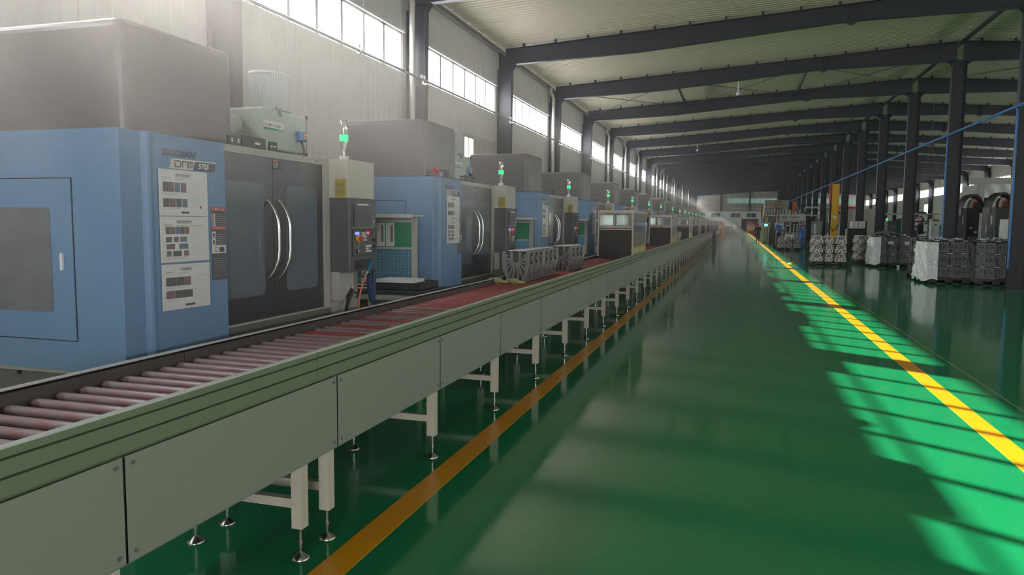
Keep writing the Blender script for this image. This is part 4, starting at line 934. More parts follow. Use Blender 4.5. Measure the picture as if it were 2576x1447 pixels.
# ================================================================ PALLETS OF ENGINE BLOCKS (right aisle)
def crank_block():
    b = MB(); H = .29; o = [(-.235, .0), (.235, 0), (.225, .07), (.165, .20), (.155, H), (-.155, H), (-.165, .20), (-.225, .07)]
    b.prism([(x * .92, z * .97) for x, z in o], 'y', .02, .46, 1)
    for y in (0.0, .465):
        for i in range(8): p, q = o[i], o[(i + 1) % 8]; b.bar((p[0], y + .01, p[1] + .004), (q[0], y + .01, q[1] + .004), .028, .022, up=(0, 1, 0))
        for r in (.095, .055):
            A = [(r * math.cos(math.radians(18 * k)), .015 + r * math.sin(math.radians(18 * k))) for k in range(11)]
            for k in range(10): b.bar((A[k][0], y, A[k][1]), (A[k + 1][0], y, A[k + 1][1]), .03, .024, up=(0, 1, 0))
        b.cyl((0, y - .004, .03), (0, y + .02, .03), .030, n=12, mi=2)
        for a in (30, 52, 75, 105, 128, 150): ca, sa = math.cos(math.radians(a)), math.sin(math.radians(a)); b.bar((.10 * ca, y + .01, .02 + .1 * sa), (.235 * ca, y + .01, .02 + .235 * sa), .024, .014, up=(0, 1, 0))
        for x, z in ((.12, .255), (-.12, .255), (.19, .05), (-.19, .05), (.04, .22), (-.05, .19), (.15, .15), (-.15, .15)): b.cyl((x, y - .012, z), (x, y + .02, z), .018, n=7)
        for x, z in ((.08, .22), (-.09, .16), (.02, .16), (.17, .10)): b.cyl((x, y - .004, z), (x, y + .012, z), .014, n=7, mi=2)
    for s in (-1, 1):
        for i in range(4):
            yy = .06 + i * .115; b.bar((s * .235, yy, .03), (s * .165, yy, .20), .014, .03, up=(0, 1, 0)); b.bar((s * .165, yy, .20), (s * .158, yy, .285), .014, .03, up=(0, 1, 0)); b.cyl((s * .12, yy + .05, .25), (s * .175, yy + .05, .25), .022, n=8); b.box(s * .18, s * .225, yy + .03, yy + .075, .06, .11)
        b.box(s * .14, s * .175, 0, .48, .27, .29); b.box(s * .2, s * .24, 0, .48, 0, .025)
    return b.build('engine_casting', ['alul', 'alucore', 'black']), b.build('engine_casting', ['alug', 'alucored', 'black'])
MT['alug'] = pm('dull_aluminium', (.20, .195, .185), .5, metal=.5, noise=.35, nscale=20); MT['alucored'] = pm('dull_recess', (.05, .05, .05), .6)  # darker copies of the raw casting metal, dim light painted in for wrapped stacks
MT['alul'] = pm('raw_aluminium', (.50, .48, .44), .42, metal=.6, noise=.3, nscale=20)
def pallet_mb(w, d):
    b = MB(); b.box(0, w, 0, d, .11, .165)
    for i in range(3):
        for j in range(3): x = (w - .2) * i / 2; y = (d - .16) * j / 2; b.box(x, x + .2, y, y + .16, 0, .11)
    for j in range(3): y = (d - .16) * j / 2; b.box(0, w, y, y + .16, 0, .02)
    b.box(.02, w - .02, .02, d - .02, .165, .18)
    return b
def tray_mb(w, d, tabs, rg):
    b = MB(); b.box(0, w, 0, d, 0, .05, 0)
    for i in range(3): b.box(.08 + i * (w - .3) / 2, .22 + i * (w - .3) / 2, -.004, 0, .015, .035, 1)
    if tabs:
        for i in range(tabs): x, y, h = rg.uniform(.03, w - .1), rg.uniform(.02, d - .1), rg.uniform(.02, .06); b.box(x, x + rg.uniform(.03, .09), y, y + .05, .05, .05 + h, 1 if rg.random() < .6 else 2)
    return b
BLKS = crank_block(); blk_used = set()
LAYN = ('bottom', 'middle', 'top')
def stack(x, y, nx, ny, nz, w, d, where, rz=0, faces=0, tabs=0, topname='tray'):
    rg = random.Random(int(x * 100 + y * 10))
    p = pallet_mb(w, d).build('pallet', 'pallet', None, loc=(x, y, 0)); tag(p, 'black plastic pallet under %s' % where, 'pallet', 'black plastic pallets')
    px, py = w / nx, d / ny
    for l in range(nz):
        z = .196 + l * .370
        for j in range(ny):
            for i in range(nx):
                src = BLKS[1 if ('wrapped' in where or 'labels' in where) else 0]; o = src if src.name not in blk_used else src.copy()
                if o is not src: C.objects.link(o)
                blk_used.add(src.name)
                col = {1: ('only',), 2: ('left', 'right'), 3: ('left', 'centre', 'right')}[nx][i]; row = {1: 'single', 2: ('front', 'back')[j] if ny == 2 else '', 3: ('front', 'middle', 'back')[j % 3]}[ny]
                if faces: o.rotation_euler = (0, 0, PI / 2); o.location = (x + px * (i + .5) + .24, y + py * j + py / 2, z)
                else: o.location = (x + px * (i + .5), y + py * j + (py - .48) / 2, z); o.rotation_euler = (0, 0, 0); 
                o.scale = (.98 if nx < 3 else (.62 if i == 1 else .90), .98, 1)
                tag(o, '%s layer %s %s casting of %s' % (LAYN[l], row, col, where), 'engine casting', 'engine castings on pallets')
        if l < nz - 1 or topname:
            last = l == nz - 1
            t = tray_mb(w - .04, d - .04, tabs if last else 0, rg).build('separator_tray', ['pallet', 'white', 'steelb'], None, loc=(x + .02, y + .02, z + .307)); tag(t, 'black tray over the %s layer of %s' % (LAYN[l], where), 'tray', 'black separator trays')
A_, B_, C_, D_ = 'the open stack before the columns', 'the wrapped stack with paper labels', 'the nearest wrapped stack', 'the second wrapped stack'
stack(3.05, 33.3, 3, 2, 3, 1.36, 1.15, A_, topname='')
stack(5.44, 33.2, 3, 2, 3, 1.36, 1.15, B_, tabs=8)
stack(5.12, 36.0, 3, 2, 3, 1.36, 1.15, 'the open stack behind the labelled stack', topname='')
stack(5.52, 24.6, 2, 2, 3, 1.08, 1.15, C_, faces=1, tabs=16)
stack(6.68, 24.4, 2, 2, 3, 1.08, 1.15, D_, faces=1, tabs=16)
stack(7.84, 24.4, 2, 2, 3, 1.08, 1.15, 'the wrapped stack behind the nearest column', faces=1, tabs=8)
stack(5.62, 27.0, 2, 2, 3, 1.08, 1.15, 'the stack behind the nearest wrapped one', faces=1, tabs=14)
stack(7.62, 27.0, 2, 2, 3, 1.08, 1.15, 'the stack behind the second wrapped one', faces=1, tabs=14)
stack(2.66, 51.6, 3, 2, 2, 1.36, 1.15, 'the low stack by the blue jacket', topname='')
# plastic film round the wrapped stacks
def film(x, y, w, d, lab, mat='film', sides='fr', z0=.19, z1=1.23, amp=.018, seed=1):
    rg = random.Random(seed); b = MB()
    path = {'fr': [(x - .03, y - .035), (x + w + .03, y - .035), (x + w + .03, y + d)], 'l': [(x - .05, y + d), (x - .09, y - .05), (x + .20, y - .07)]}[sides]
    pts = []
    for (xa, ya), (xb, yb) in zip(path[:-1], path[1:]):
        n = max(6, int(math.hypot(xb - xa, yb - ya) / .05)); nx_, ny_ = (yb - ya), -(xb - xa); L = math.hypot(nx_, ny_); 
        for i in range(n): u = i / n; pts.append((xa + (xb - xa) * u, ya + (yb - ya) * u, nx_ / L, ny_ / L))
    pts.append((*path[-1], pts[-1][2], pts[-1][3]))
    nz = 22; vs = []; fs = []
    ph = [rg.uniform(0, 6.28) for _ in range(6)]
    for k in range(nz + 1):
        v = k / nz; z = z0 + (z1 - z0) * v
        for i, (px, py, qx, qy) in enumerate(pts):
            a = amp * (math.sin(i * .9 + v * 4 + ph[0]) + .7 * math.sin(i * 2.1 - v * 7 + ph[1]) + .6 * math.sin(i * .37 + v * 13 + ph[2])) + amp * 1.2 * rg.uniform(-1, 1) * .6
            fl = (1 - v) ** 2 * amp * 3
            vs.append((px + qx * (a + fl), py + qy * (a + fl), z + (amp * 1.6 * math.sin(i * .55 + ph[3]) if k == 0 else 0)))
    n = len(pts)
    for k in range(nz):
        for i in range(n - 1): fs.append((k * n + i, k * n + i + 1, (k + 1) * n + i + 1, (k + 1) * n + i))
    b.add(vs, fs, 0, True); o = b.build('plastic_film', mat); tag(o, lab, 'plastic film', 'plastic films round the stacks'); return o
film(5.44, 33.2, 1.36, 1.15, 'clear plastic film over the front of the labelled stack', seed=2)
film(5.52, 24.6, 1.08, 1.15, 'clear plastic film over the front of the nearest wrapped stack', seed=3)
film(6.68, 24.4, 1.08, 1.15, 'clear plastic film over the front of the second wrapped stack', seed=4)
film(7.84, 24.4, 1.08, 1.15, 'clear plastic film over the third wrapped stack', seed=5)
film(5.44, 33.2, 1.36, 1.3, 'crumpled white film hanging down the left side of the labelled stack', 'filmw', 'l', .14, 1.22, .03, 6)
film(5.52, 24.6, 1.08, 1.6, 'crumpled white film hanging down the left side of the nearest stack', 'filmw', 'l', .10, 1.22, .03, 7)
film(6.68, 24.4, 1.08, .5, 'bluish crumpled film in the gap before the second wrapped stack', 'film', 'l', .14, 1.15, .03, 8)
for i, x in enumerate((5.90, 6.50)):
    b = MB(); b.box(0, .20, -.004, 0, 0, .12, 0); b.quad((.02, -.0045, .085), X, Z, .16, .012, 1); b.quad((.02, -.0045, .05), X, Z, .12, .010, 1); b.quad((.02, -.0045, .02), X, Z, .14, .008, 1)
    tag(b.build('paper_label', ['lilac', 'inkl'], None, loc=(x, 33.10, .94)), '%s pale paper label stuck on the film of the wrapped stack' % ('left', 'right')[i], 'label', 'paper labels on the film')
b = MB(); N = 14; vs = []; fs = []
for i in range(N + 1):
    for j in range(9): u, v = i / N, j / 8; vs.append((u * 1.0, v * .7, .24 * math.sin(PI * min(1, max(0, u * .86 + .1))) ** .6 * math.sin(PI * (.12 + .76 * v)) ** .5 + .02 * math.sin(i * 1.7 + j * 2.3)))
for i in range(N):
    for j in range(8): fs.append((i * 9 + j, (i + 1) * 9 + j, (i + 1) * 9 + j + 1, i * 9 + j + 1))
b.add(vs, fs, 0, True); tag(b.build('folded_cover', 'foldc', None, loc=(5.45, 33.5, 1.235)) if 'foldc' in MT else b.build('folded_cover', pm('grey_vinyl', (.17, .18, .16), .35), None, loc=(5.45, 33.5, 1.235)), 'folded grey vinyl cover lying on top of the labelled stack', 'cover')
b = MB(); b.lathe([(.045, 0), (.055, .09), (.05, .10), (.048, .02), (0, .015)], (0, 0, 0), 14); b.lathe([(.055, .09), (.06, .10), (.055, .105)], (0, 0, 0), 14); tag(b.build('paper_cup', 'paper', None, loc=(6.30, 33.05, 0)), 'white paper cup on the floor before the labelled stack', 'cup')

# ================================================================ MACHINES AND STORES ON THE RIGHT
def boxthing(nm, lab, cat, x0, x1, y0, y1, h, mat, bev=.01): 
    t = thing(nm, lab, cat, (x0, y0, 0)); b = MB(); b.box(0, x1 - x0, 0, y1 - y0, 0, h); b.build('body', mat, t, bev); return t
t = thing('storage_container', 'tall black ribbed container standing by the middle columns', 'container', (6.42, 48.7, 0)); W = 1.05
b = MB(); b.box(0, W, .03, .95, .02, 1.46)
for i in range(8): b.box(.01 + i * W / 8, .01 + i * W / 8 + .09, 0, .03, .05, 1.45)
b.build('body', 'pallet', t); b = MB(); b.box(-.10, 0, .0, .12, .02, 1.45); b.build('grey_post', 'conduit', t)
b = MB(); b.box(0, W, 0, .95, 1.46, 1.49); b.build('lid', 'black', t, .006)
for x, lab in ((6.64, 'white carton with print standing on the black container, the left one'), (7.05, 'white carton standing on the black container, the right one')):
    t = thing('carton', lab, 'carton', (x, 48.85, 1.49), 0, 'cartons on the black container'); b = MB(); b.box(0, .36, 0, .4, 0, .42); b.build('body', 'white', t)
    b = MB(); b.quad((.10, -.002, .22), X, Z, .12, .10, 0); b.quad((.06, -.002, .12), X, Z, .22, .02, 0); b.quad((.06, -.002, .07), X, Z, .18, .02, 0); b.build('print', 'inkl', t)
# floor post
t = thing('barrier_post', 'thin black barrier post on a yellow foot near the open stack', 'post', (2.36, 34.4, 0)); b = MB(); b.cyl((0, 0, .02), (0, 0, 1.12), .02, n=10); b.build('pole', 'black', t); b = MB(); b.lathe([(.16, 0), (.15, .02), (.03, .04), (0, .04)], (0, 0, 0), 18); b.build('foot', 'yellowp', t)
b = MB(); b.box(-.16, .16, -.03, .03, .98, 1.04); b.build('cross_piece', 'black', t)
# assembly line at the far right of the aisle
t = thing('press_cabinet', 'tall grey-green press with yellow guard rail in the far assembly line', 'press', (2.3, 71.5, 0))
b = MB(); b.box(.15, 2.2, .6, 3.0, 0, 3.87); b.build('body', 'greyp', t, .02)
b = MB(); b.box(1.0, 1.6, .55, .6, 2.7, 3.8); 
for z in (2.9, 3.25, 3.6): b.box(1.0, 1.6, .50, .56, z, z + .05, 1)
b.build('ladder_bay', ['cardboard', 'beige'], t)
b = MB(); b.box(-.15, .45, .0, .55, 0, 2.35); b.build('pillar', 'sagep', t, .01)
b = MB()
for y in (.02, .5): b.box(-.15, -.07, y, y + .06, 2.35, 3.25); 
for z in (2.8, 3.2): b.box(-.15, .7, .02, .06, z, z + .05)
b.box(-.15, -.0, .02, .06, 2.35, 3.25); b.box(.32, .42, -.03, 0, 1.2, 2.3); b.build('guard_rail', 'yellowp', t)
b = MB(); b.box(.05, .17, -.04, 0, 1.4, 2.2); b.build('cable_duct', 'black', t)
b = MB()
for i in range(9): x = .3 + i * .24; h = .35 + .25 * ((i * 5) % 4) / 3; b.cyl((x, .5, 2.5), (x, .5, 2.5 + h), .05, n=8)
b.box(.2, 2.3, .3, .6, 2.42, 2.52); b.build('pipework', 'conduit', t)
def terminal(x, y, lab):
    t = thing('operator_terminal', lab, 'terminal', (x, y, 0), 0, 'operator terminals of the assembly line')
    b = MB(); b.box(-.05, .05, .05, .15, 0, 1.3); b.box(.45, .55, .05, .15, 0, 1.3); b.box(-.05, .55, .05, .15, .3, .36); b.box(-.05, .55, .05, .15, 2.0, 2.06); b.box(-.05, .02, .05, .12, 1.3, 2.5); b.build('stand', 'alup', t)
    b = MB(); b.box(-.15, .62, 0, .14, 1.28, 1.85); b.build('housing', 'greyl', t, .015); b = MB(); b.box(.08, .45, -.006, 0, 1.46, 1.74, 0); b.box(.12, .42, -.008, -.006, 1.50, 1.71, 1); b.cyl((-.04, -.01, 1.72), (-.04, 0, 1.72), .04, n=10, mi=2); b.build('screen', ['black', 'screen', 'white'], t)
terminal(2.28, 70.2, 'operator terminal with lit blue screen, the left one in the assembly line'); terminal(3.42, 69.5, 'operator terminal half hidden by the blue-jacket worker')
t = thing('assembly_station', 'grey assembly station with lettered header panel and aluminium frame', 'machine', (3.7, 70.1, 0))
b = MB(); b.box(0, 2.1, .3, 1.6, 0, 1.05); b.build('bed', 'greyp', t, .02); b = MB()
for x in (0, .5, 1.6, 2.05): b.box(x, x + .07, .2, .28, 0, 2.6)
b.box(0, 2.1, .2, .28, 1.95, 2.02); b.box(0, 2.1, 1.5, 1.58, 1.9, 2.0); b.build('frame', 'alup', t)
b = MB(); b.box(0, 2.1, .15, .2, 2.04, 2.58, 0); b.quad((.12, .148, 2.18), X, Z, .5, .24, 1); b.text('伊瑞克', (.72, .147, 2.22), X, Z, .22, 2, 0, .002, sx=1.4); b.build('header_panel', ['greyl', 'steelb', 'ink'], t)
b = MB(); b.box(.1, 2.0, 1.2, 1.5, 1.05, 1.9, 0); rg = random.Random(4)
for i in range(26): x = rg.uniform(.1, 1.8); z = rg.uniform(1.05, 1.75); b.box(x, x + rg.uniform(.08, .3), .6, 1.1, z, z + rg.uniform(.04, .16), 1 + i % 3)
b.build('tooling', ['panel', 'greyl', 'tank', 'copper'], t)
b = MB(); 
for i in range(7): x = .2 + i * .28; b.box(x, x + .15, .5, .9, 2.6, 2.72 + .12 * (i % 3))
b.build('top_units', 'beige', t)
t = thing('transfer_frame', 'pale aluminium transfer frame with glass doors right of the lettered station', 'frame', (5.85, 71.0, 0)); b = MB()
for x in (0, .9, 1.6, 2.0): b.box(x, x + .08, .2, .28, 0, 2.5)
b.box(-.02, 2.1, .18, .30, 2.45, 2.56); b.box(-.02, 2.1, 1.4, 1.5, 3.15, 3.3); b.box(-.02, .08, 1.4, 1.5, 2.5, 3.3); b.build('frame', 'greyl', t)
b = MB(); b.box(.1, .88, .24, .25, .3, 2.4); b.build('glass_door', 'darkglass', t); b = MB(); b.box(1.0, 2.0, .5, 1.3, 0, 1.9); b.build('cabinet', 'greyp', t); b = MB(); b.lathe([(.5, 0), (.45, .12), (.2, .25), (0, .28)], (0, .9, 2.56), 14); b.build('dome_cover', 'greend', t)
b = MB(); b.tube([(1.1, .1, 1.6), (1.1, .1, 2.2), (1.25, .1, 2.38), (1.45, .1, 2.2), (1.45, .1, 1.6)], .07, 8); b.build('bent_pipe', 'beige2', t)
t = thing('robot_arm', 'orange robot arm with dark wrist above the lettered station', 'robot', (5.05, 73.2, 2.72)); b = MB(); b.box(-.22, .12, -.2, .2, -2.72, -.2, 1); b.box(-.18, .1, -.15, .15, -.2, .5); b.prism([(-.15, .4), (.05, .35), (.22, .75), (.12, 1.05), (-.12, 1.1)], 'y', -.15, .15); b.build('arm', ['crane_o', 'tank'], t, .03)
b = MB(); b.prism([(.0, .35), (.35, .25), (.42, .55), (.2, .62)], 'y', -.12, .12); b.build('wrist', 'steelb', t, .03)
t = thing('draped_cart', 'cart draped with a white cloth before the assembly station', 'cart', (3.55, 59.2, 0)); b = MB(); b.prism([(-.05, .25), (.62, .25), (.58, .95), (.02, .95)], 'y', 0, .5); b.prism([(.2, .12), (.42, .12), (.62, .95), (.5, .95)], 'y', -.03, .0); b.build('cloth', 'white', t, .02); b = MB()
for x in (.05, .5): 
    for y in (.05, .42): b.box(x, x + .04, y, y + .04, 0, .3)
b.build('legs_frame', 'conduit', t); b = MB(); b.box(.1, .5, .05, .4, .95, 1.02); b.build('basket', 'cardboard', t)
t = thing('wire_rack', 'small white wire rack with a brown box at the assembly station', 'rack', (4.35, 66.5, 0)); b = MB()
for x in (0, .3, .55):
    for y in (0, .3): b.cyl((x, y, 0), (x, y, 1.75), .018, n=6)
for z in (.9, 1.15, 1.4, 1.65): b.box(0, .55, 0, .3, z, z + .015)
b.build('frame', 'white', t); b = MB(); b.box(.6, 1.1, 0, .35, 1.1, 1.45); b.box(.6, 1.1, 0, .35, 0, 1.1, 1); b.build('brown_box', ['cardboard', 'greyp'], t)
t = thing('parts_cabinet', 'grey steel cabinet pair under the transfer frame', 'cabinet', (6.0, 66.0, 0)); b = MB(); b.box(0, .75, 0, .6, 0, 1.95); b.build('body', 'greyp', t, .01); b = MB(); b.box(.12, .32, -.01, 0, .9, 1.75, 0); b.build('poster', 'lilac', t)
t = thing('fixture_table', 'dark fixture table with a white clamp tray behind the open stack', 'table', (4.85, 52.0, 0)); b = MB(); b.box(0, 1.1, 0, .7, .75, .85); b.build('top', 'panel', t)
for x in (.02, 1.0): b = MB(); b.box(x, x + .08, .05, .65, 0, .75); b.build('leg', 'panel', t)
b = MB(); b.box(.1, .95, .1, .5, .85, .93); b.box(.8, .9, .1, .2, .93, 1.15); b.build('clamp_tray', 'white', t, .01)
t = thing('jib_crane', 'yellow jib crane post rising at the middle columns', 'crane', (7.02, 61.8, 0)); b = MB(); b.box(0, .38, 0, .2, 0, 4.8); b.box(-.06, 0, -.02, .22, 0, 4.8); b.box(.38, .44, -.02, .22, 0, 4.8); b.build('post', 'yellowp', t)
b = MB(); b.box(-.25, -.06, .02, .18, 3.3, 4.75); b.build('hoist_box', 'red', t, .02); b = MB(); b.tube([(-.06, -.03, 1.5), (.1, -.05, 1.2), (.3, -.04, 1.4), (.44, -.03, 1.7)], .03, 6); b.box(-.2, -.06, 0, .15, 2.6, 3.3); b.build('sling', 'black', t); b = MB(); b.quad((.06, -.003, 2.1), X, Z, .2, .3, 0); b.build('rating_plate', 'white', t)
t = thing('red_jib', 'red jib boom seen behind the middle columns', 'crane', (9.2, 78.0, 0)); b = MB(); b.prism([(-.9, 3.35), (-.9, 3.5), (2.4, 3.42), (2.4, 3.3), (-.2, 3.1), (-.9, 3.05)], 'y', 0, .2); b.build('boom', 'red', t); b = MB(); b.box(-1.0, -.7, -.05, .25, 0, 3.6); b.build('mast', 'greyp', t)
t = thing('tank', 'blue-grey tank with a dark domed top behind the yellow crane', 'tank', (8.35, 70.0, 0)); b = MB(); b.lathe([(.38, 0), (.38, 2.55), (.30, 2.62)], (0, 0, 0), 20); b.build('shell', 'steelb', t); b = MB(); b.lathe([(.36, 2.6), (.33, 2.75), (.15, 2.9), (.08, 3.05), (0, 3.05)], (0, 0, 0), 18); b.build('dome', 'black', t)
t = boxthing('partition_room', 'large beige enclosure with a dark doorway behind the middle columns', 'enclosure', 11.3, 14.2, 86.0, 90.0, 3.4, 'endwall'); b = MB(); b.box(1.1, 1.9, -.02, 0, 0, 2.1); b.build('doorway', 'black', t)
t = boxthing('tall_cabinet', 'tall cream cabinet with an open frame between two middle columns', 'cabinet', 7.95, 8.35, 57.0, 57.6, 2.75, 'beige2'); b = MB(); b.box(-.02, .42, -.02, 0, 1.9, 1.95); b.box(.08, .36, -.01, 0, .9, 1.85); b.build('frame_door', 'cardboard', t)
t = boxthing('control_box', 'beige control cabinet with green lamp behind the labelled stack', 'cabinet', 8.9, 9.2, 52, 52.6, 1.98, 'beige2'); b = MB(); b.lathe([(.05, 1.98), (.05, 2.12), (0, 2.16)], (.25, .2, 0), 10); b.build('green_lamp', 'gled', t); b = MB(); b.quad((.12, -.002, 1.3), X, Z, .06, .06, 0); b.quad((.05, -.002, 1.6), X, Z, .1, .03, 1); b.build('plates', ['orange', 'black'], t)
t = boxthing('wash_machine', 'dark grey and green washing machine with a round lamp', 'machine', 9.22, 9.95, 52, 53.2, 1.97, 'tank'); b = MB(); b.box(.45, .73, -.02, 0, 0, 1.9); b.build('green_door', 'greend', t); b = MB(); b.rrect((.25, -.003, 1.62), X, Z, .1, .1, .05, .003); b.build('lamp', 'white', t); b = MB(); b.box(-.4, 1.9, .3, .42, 2.35, 2.47); b.box(.2, .28, .32, .40, 1.9, 2.4); b.build('top_rail', 'greyl', t)
t = boxthing('white_cabinet', 'white upright cabinet under a black umbrella-shaped cover', 'cabinet', 9.98, 10.35, 51.6, 52.4, 1.85, 'white'); b = MB(); b.lathe([(.75, 1.98), (.5, 2.10), (.1, 2.2), (0, 2.2)], (.3, .4, 0), 18); b.cyl((.3, .4, 1.85), (.3, .4, 2.15), .03, n=6); b.build('umbrella_cover', 'black', t)
t = thing('filling_machine', 'machine with a warm steel cylinder and dark motor between two columns', 'machine', (7.62, 38.6, 0)); b = MB(); b.box(0, 1.25, 0, 1.0, 0, 1.05); b.build('base', 'tank', t, .01)
b = MB(); b.cyl((.62, .5, 1.5), (.62, .5, 2.1), .20, n=18); b.build('cylinder', 'copper', t); b = MB(); b.cyl((.62, .3, 1.3), (.62, .3, 1.72), .16, n=14); b.cyl((.62, .3, 1.72), (.62, .3, 1.78), .10, n=12); b.build('motor', 'black', t)
b = MB()
for x in (.05, 1.1): b.box(x, x + .06, .1, .16, 1.05, 2.25)
b.box(0, 1.4, .08, .9, 2.2, 2.26); b.box(.3, .9, .0, .5, 1.05, 1.12); b.build('frame', 'greyl', t)
b = MB(); b.tube([(.18, -.05, .3), (.18, -.05, 2.1), (.12, -.02, 2.25), (.02, .0, 2.22), (-.03, .0, 2.1)], .05, 10); b.build('grey_hose', 'steelb', t); b.box(.30, .95, .08, .14, 1.12, 1.2); b.box(.32, .36, .06, .10, 1.05, 2.2); b.box(.92, .96, .06, .10, 1.05, 2.2); b.box(.30, .96, .06, .10, 1.86, 1.92)
for i in range(12): a = i * 2.4; b.cyl((.33 + .5 * ((i * 7) % 5) / 5, .05, 1.2 + .08 * i), (.43 + .5 * ((i * 7) % 5) / 5, .05, 1.26 + .08 * i), .035, n=6)
b.lathe([(.35, 2.26), (.3, 2.34), (0, 2.36)], (.6, .5, 0), 12); b.build('fittings', 'panel', t)
t = thing('dispenser_cabinet', 'white upright control cabinet with a column of dark buttons', 'cabinet', (8.48, 37.9, 0)); b = MB(); b.box(0, .34, 0, .4, 0, 2.0); b.build('body', 'white', t, .008); b = MB()
for z in (1.62, 1.52, 1.42, 1.32, 1.22): b.cyl((.08, -.012, z), (.08, 0, z), .02, n=8)
b.quad((.14, -.002, 1.72), X, Z, .08, .06, 0); b.box(.03, .31, -.004, 0, 1.90, 1.98); b.build('buttons', 'panel', t)
b3b = make_bench('teal', 'holewhite', 0); b3b.location = (11.1, 44.5, 0); b3b['label'] = 'workbench with green board behind the third middle column'; b3b['group'] = 'workbenches between the machines'
t = boxthing('electrical_cabinet', 'grey electrical cabinet on legs in front of the right wall', 'cabinet', 13.2, 14.1, 56.0, 56.5, .3, 'tank'); b = MB(); b.box(0, .9, 0, .5, 1.9, 3.6); b.build('box', 'greyl', t, .01); b = MB(); b.box(.2, .8, -.01, 0, 2.2, 2.6); b.build('vent', 'panel', t); b = MB(); b.box(.05, .12, .1, .4, .3, 1.9); b.box(.78, .85, .1, .4, .3, 1.9); b.build('legs_frame', 'greyp', t)
def black_machine(x, y, lab):
    t = thing('black_press', lab, 'press', (x, y, 0), 0, 'black presses on the right'); b = MB(); b.box(.45, 1.35, 0, 1.4, 0, 2.45); b.build('cabinet', 'black', t, .02)
    b = MB(); b.box(0, .43, -.05, .9, .9, 2.45); b.box(-.15, 0, -.03, .6, .9, 2.15); b.build('grey_column', 'panel_l', t, .01); b = MB(); b.box(.12, .20, -.065, -.05, 1.75, 2.1); b.box(-.17, -.13, -.05, -.03, 1.4, 1.7); b.box(.7, .88, -.008, 0, 1.55, 1.62); b.box(1.05, 1.22, -.008, 0, 1.36, 1.44); b.build('plates', 'strip', t)
    b = MB(); pts = [(.1 + .75 - .78 * math.cos(math.radians(a)), .3, 2.35 + .72 * math.sin(math.radians(a))) for a in range(0, 181, 15)]
    for p, q in zip(pts[:-1], pts[1:]): b.bar(p, q, .9, .07, up=(0, 1, 0)) if False else b.add([(p[0], -.1, p[2]), (q[0], -.1, q[2]), (q[0], .9, q[2]), (p[0], .9, p[2]), (p[0], -.1, p[2] - .1), (q[0], -.1, q[2] - .1), (q[0], .9, q[2] - .1), (p[0], .9, p[2] - .1)], [(0, 1, 2, 3), (7, 6, 5, 4), (0, 4, 5, 1), (3, 2, 6, 7)])
    b.build('curved_guard', 'black', t)
    b = MB(); b.cyl((.95, .10, 2.55), (.95, .5, 2.55), .30, n=24, mi=0); b.cyl((1.08, .06, 2.52), (1.08, .10, 2.52), .24, n=18, mi=1); b.cyl((1.14, .03, 2.49), (1.14, .06, 2.49), .20, n=16, mi=2); b.build('flywheel', ['beige2', 'red', 'black'], t)
    b = MB(); b.box(.5, 1.0, -.5, -.1, .9, 1.2); b.build('feed_box', 'panel_l', t, .01); b = MB(); b.tube([(.25, -.1, 1.65), (.15, -.15, 1.5), (.05, -.12, 1.3)], .025, 6); b.tube([(.3, -.1, 1.6), (.32, -.15, 1.3), (.28, -.15, 1.1)], .05, 6); b.box(0, 1.3, -.45, 0, 0, .9); b.build('tooling', 'tank', t)
    b = MB(); b.box(1.35, 1.75, .1, .6, 2.15, 2.2); b.box(1.35, 1.75, .1, .6, 1.75, 1.8); b.build('bracket', 'white', t); t.scale = (.56, 1, 1.02)
black_machine(9.66, 38.0, 'black press with curved guard, the left one beyond the wrapped stacks'); black_machine(10.20, 35.95, 'black press with curved guard, the right one beyond the wrapped stacks')
t = boxthing('white_panel_cabinet', 'white upright panel cabinet beside the nearest middle column', 'cabinet', 9.95, 10.22, 33.2, 33.7, 1.97, 'white'); b = MB(); b.box(.27, .42, .02, .48, 0, 1.9); b.build('side_panel', 'ctaupe', t)
t = thing('notice_strip', 'white notice strip with red top on a pole by the nearest middle column', 'sign', (10.3, 33.4, 0)); b = MB(); b.box(0, .12, 0, .01, 1.9, 2.45, 0); b.box(0, .12, -.002, .012, 2.45, 2.55, 1); b.box(.03, .09, .01, .05, 0, 2.5, 2)
for i in range(9): b.quad((.03, -.003, 1.95 + i * .05), X, Z, .06, .02, 3)
b.build('board', ['white', 'red', 'greyp', 'inkl'], t)
t = thing('gantry_beam', 'overhead pale gantry beam with a plastic sheet hanging from it', 'gantry', (12.2, 45.0, 0)); b = MB(); b.box(0, .3, 0, 3, 0, 3.9); b.box(5.0, 5.3, 0, 3, 0, 3.9); b.box(-.3, 5.4, .2, .6, 3.9, 4.25); b.build('frame', 'beige', t)
b = MB(); n = 40; vs = []; fs = []
for i in range(n + 1):
    for j in range(5): vs.append((-.2 + 5.5 * i / n, .1 + .06 * math.sin(i * 1.3 + j), 3.2 + .7 * j / 4))
for i in range(n):
    for j in range(4): fs.append((i * 5 + j, (i + 1) * 5 + j, (i + 1) * 5 + j + 1, i * 5 + j + 1))
b.add(vs, fs, 0, True); b.build('plastic_sheet', 'paper', t)
for x, y, lab in ((8.7, 41.0, 'left'), (8.95, 41.0, 'right')):
    b = MB(); x0 = 9.0; b.cyl((x0, 41.0, 5.6), (x0 + (-.75 if lab == 'left' else .75), 41.0, 2.4), .014, n=5); tag(b.build('hoist_chain', 'cardboard'), '%s leg of the hoist chain hanging between two middle columns' % lab, 'chain', 'hoist chains')
b = MB(); b.cyl((9.0, 41, 5.6), (9.0, 41, roofz(9) - .1), .012, n=5); b.box(8.9, 9.1, 40.9, 41.1, 5.5, 5.7); tag(b.build('hoist_hook', 'panel'), 'hoist hook block hanging from the roof between two middle columns', 'hoist')
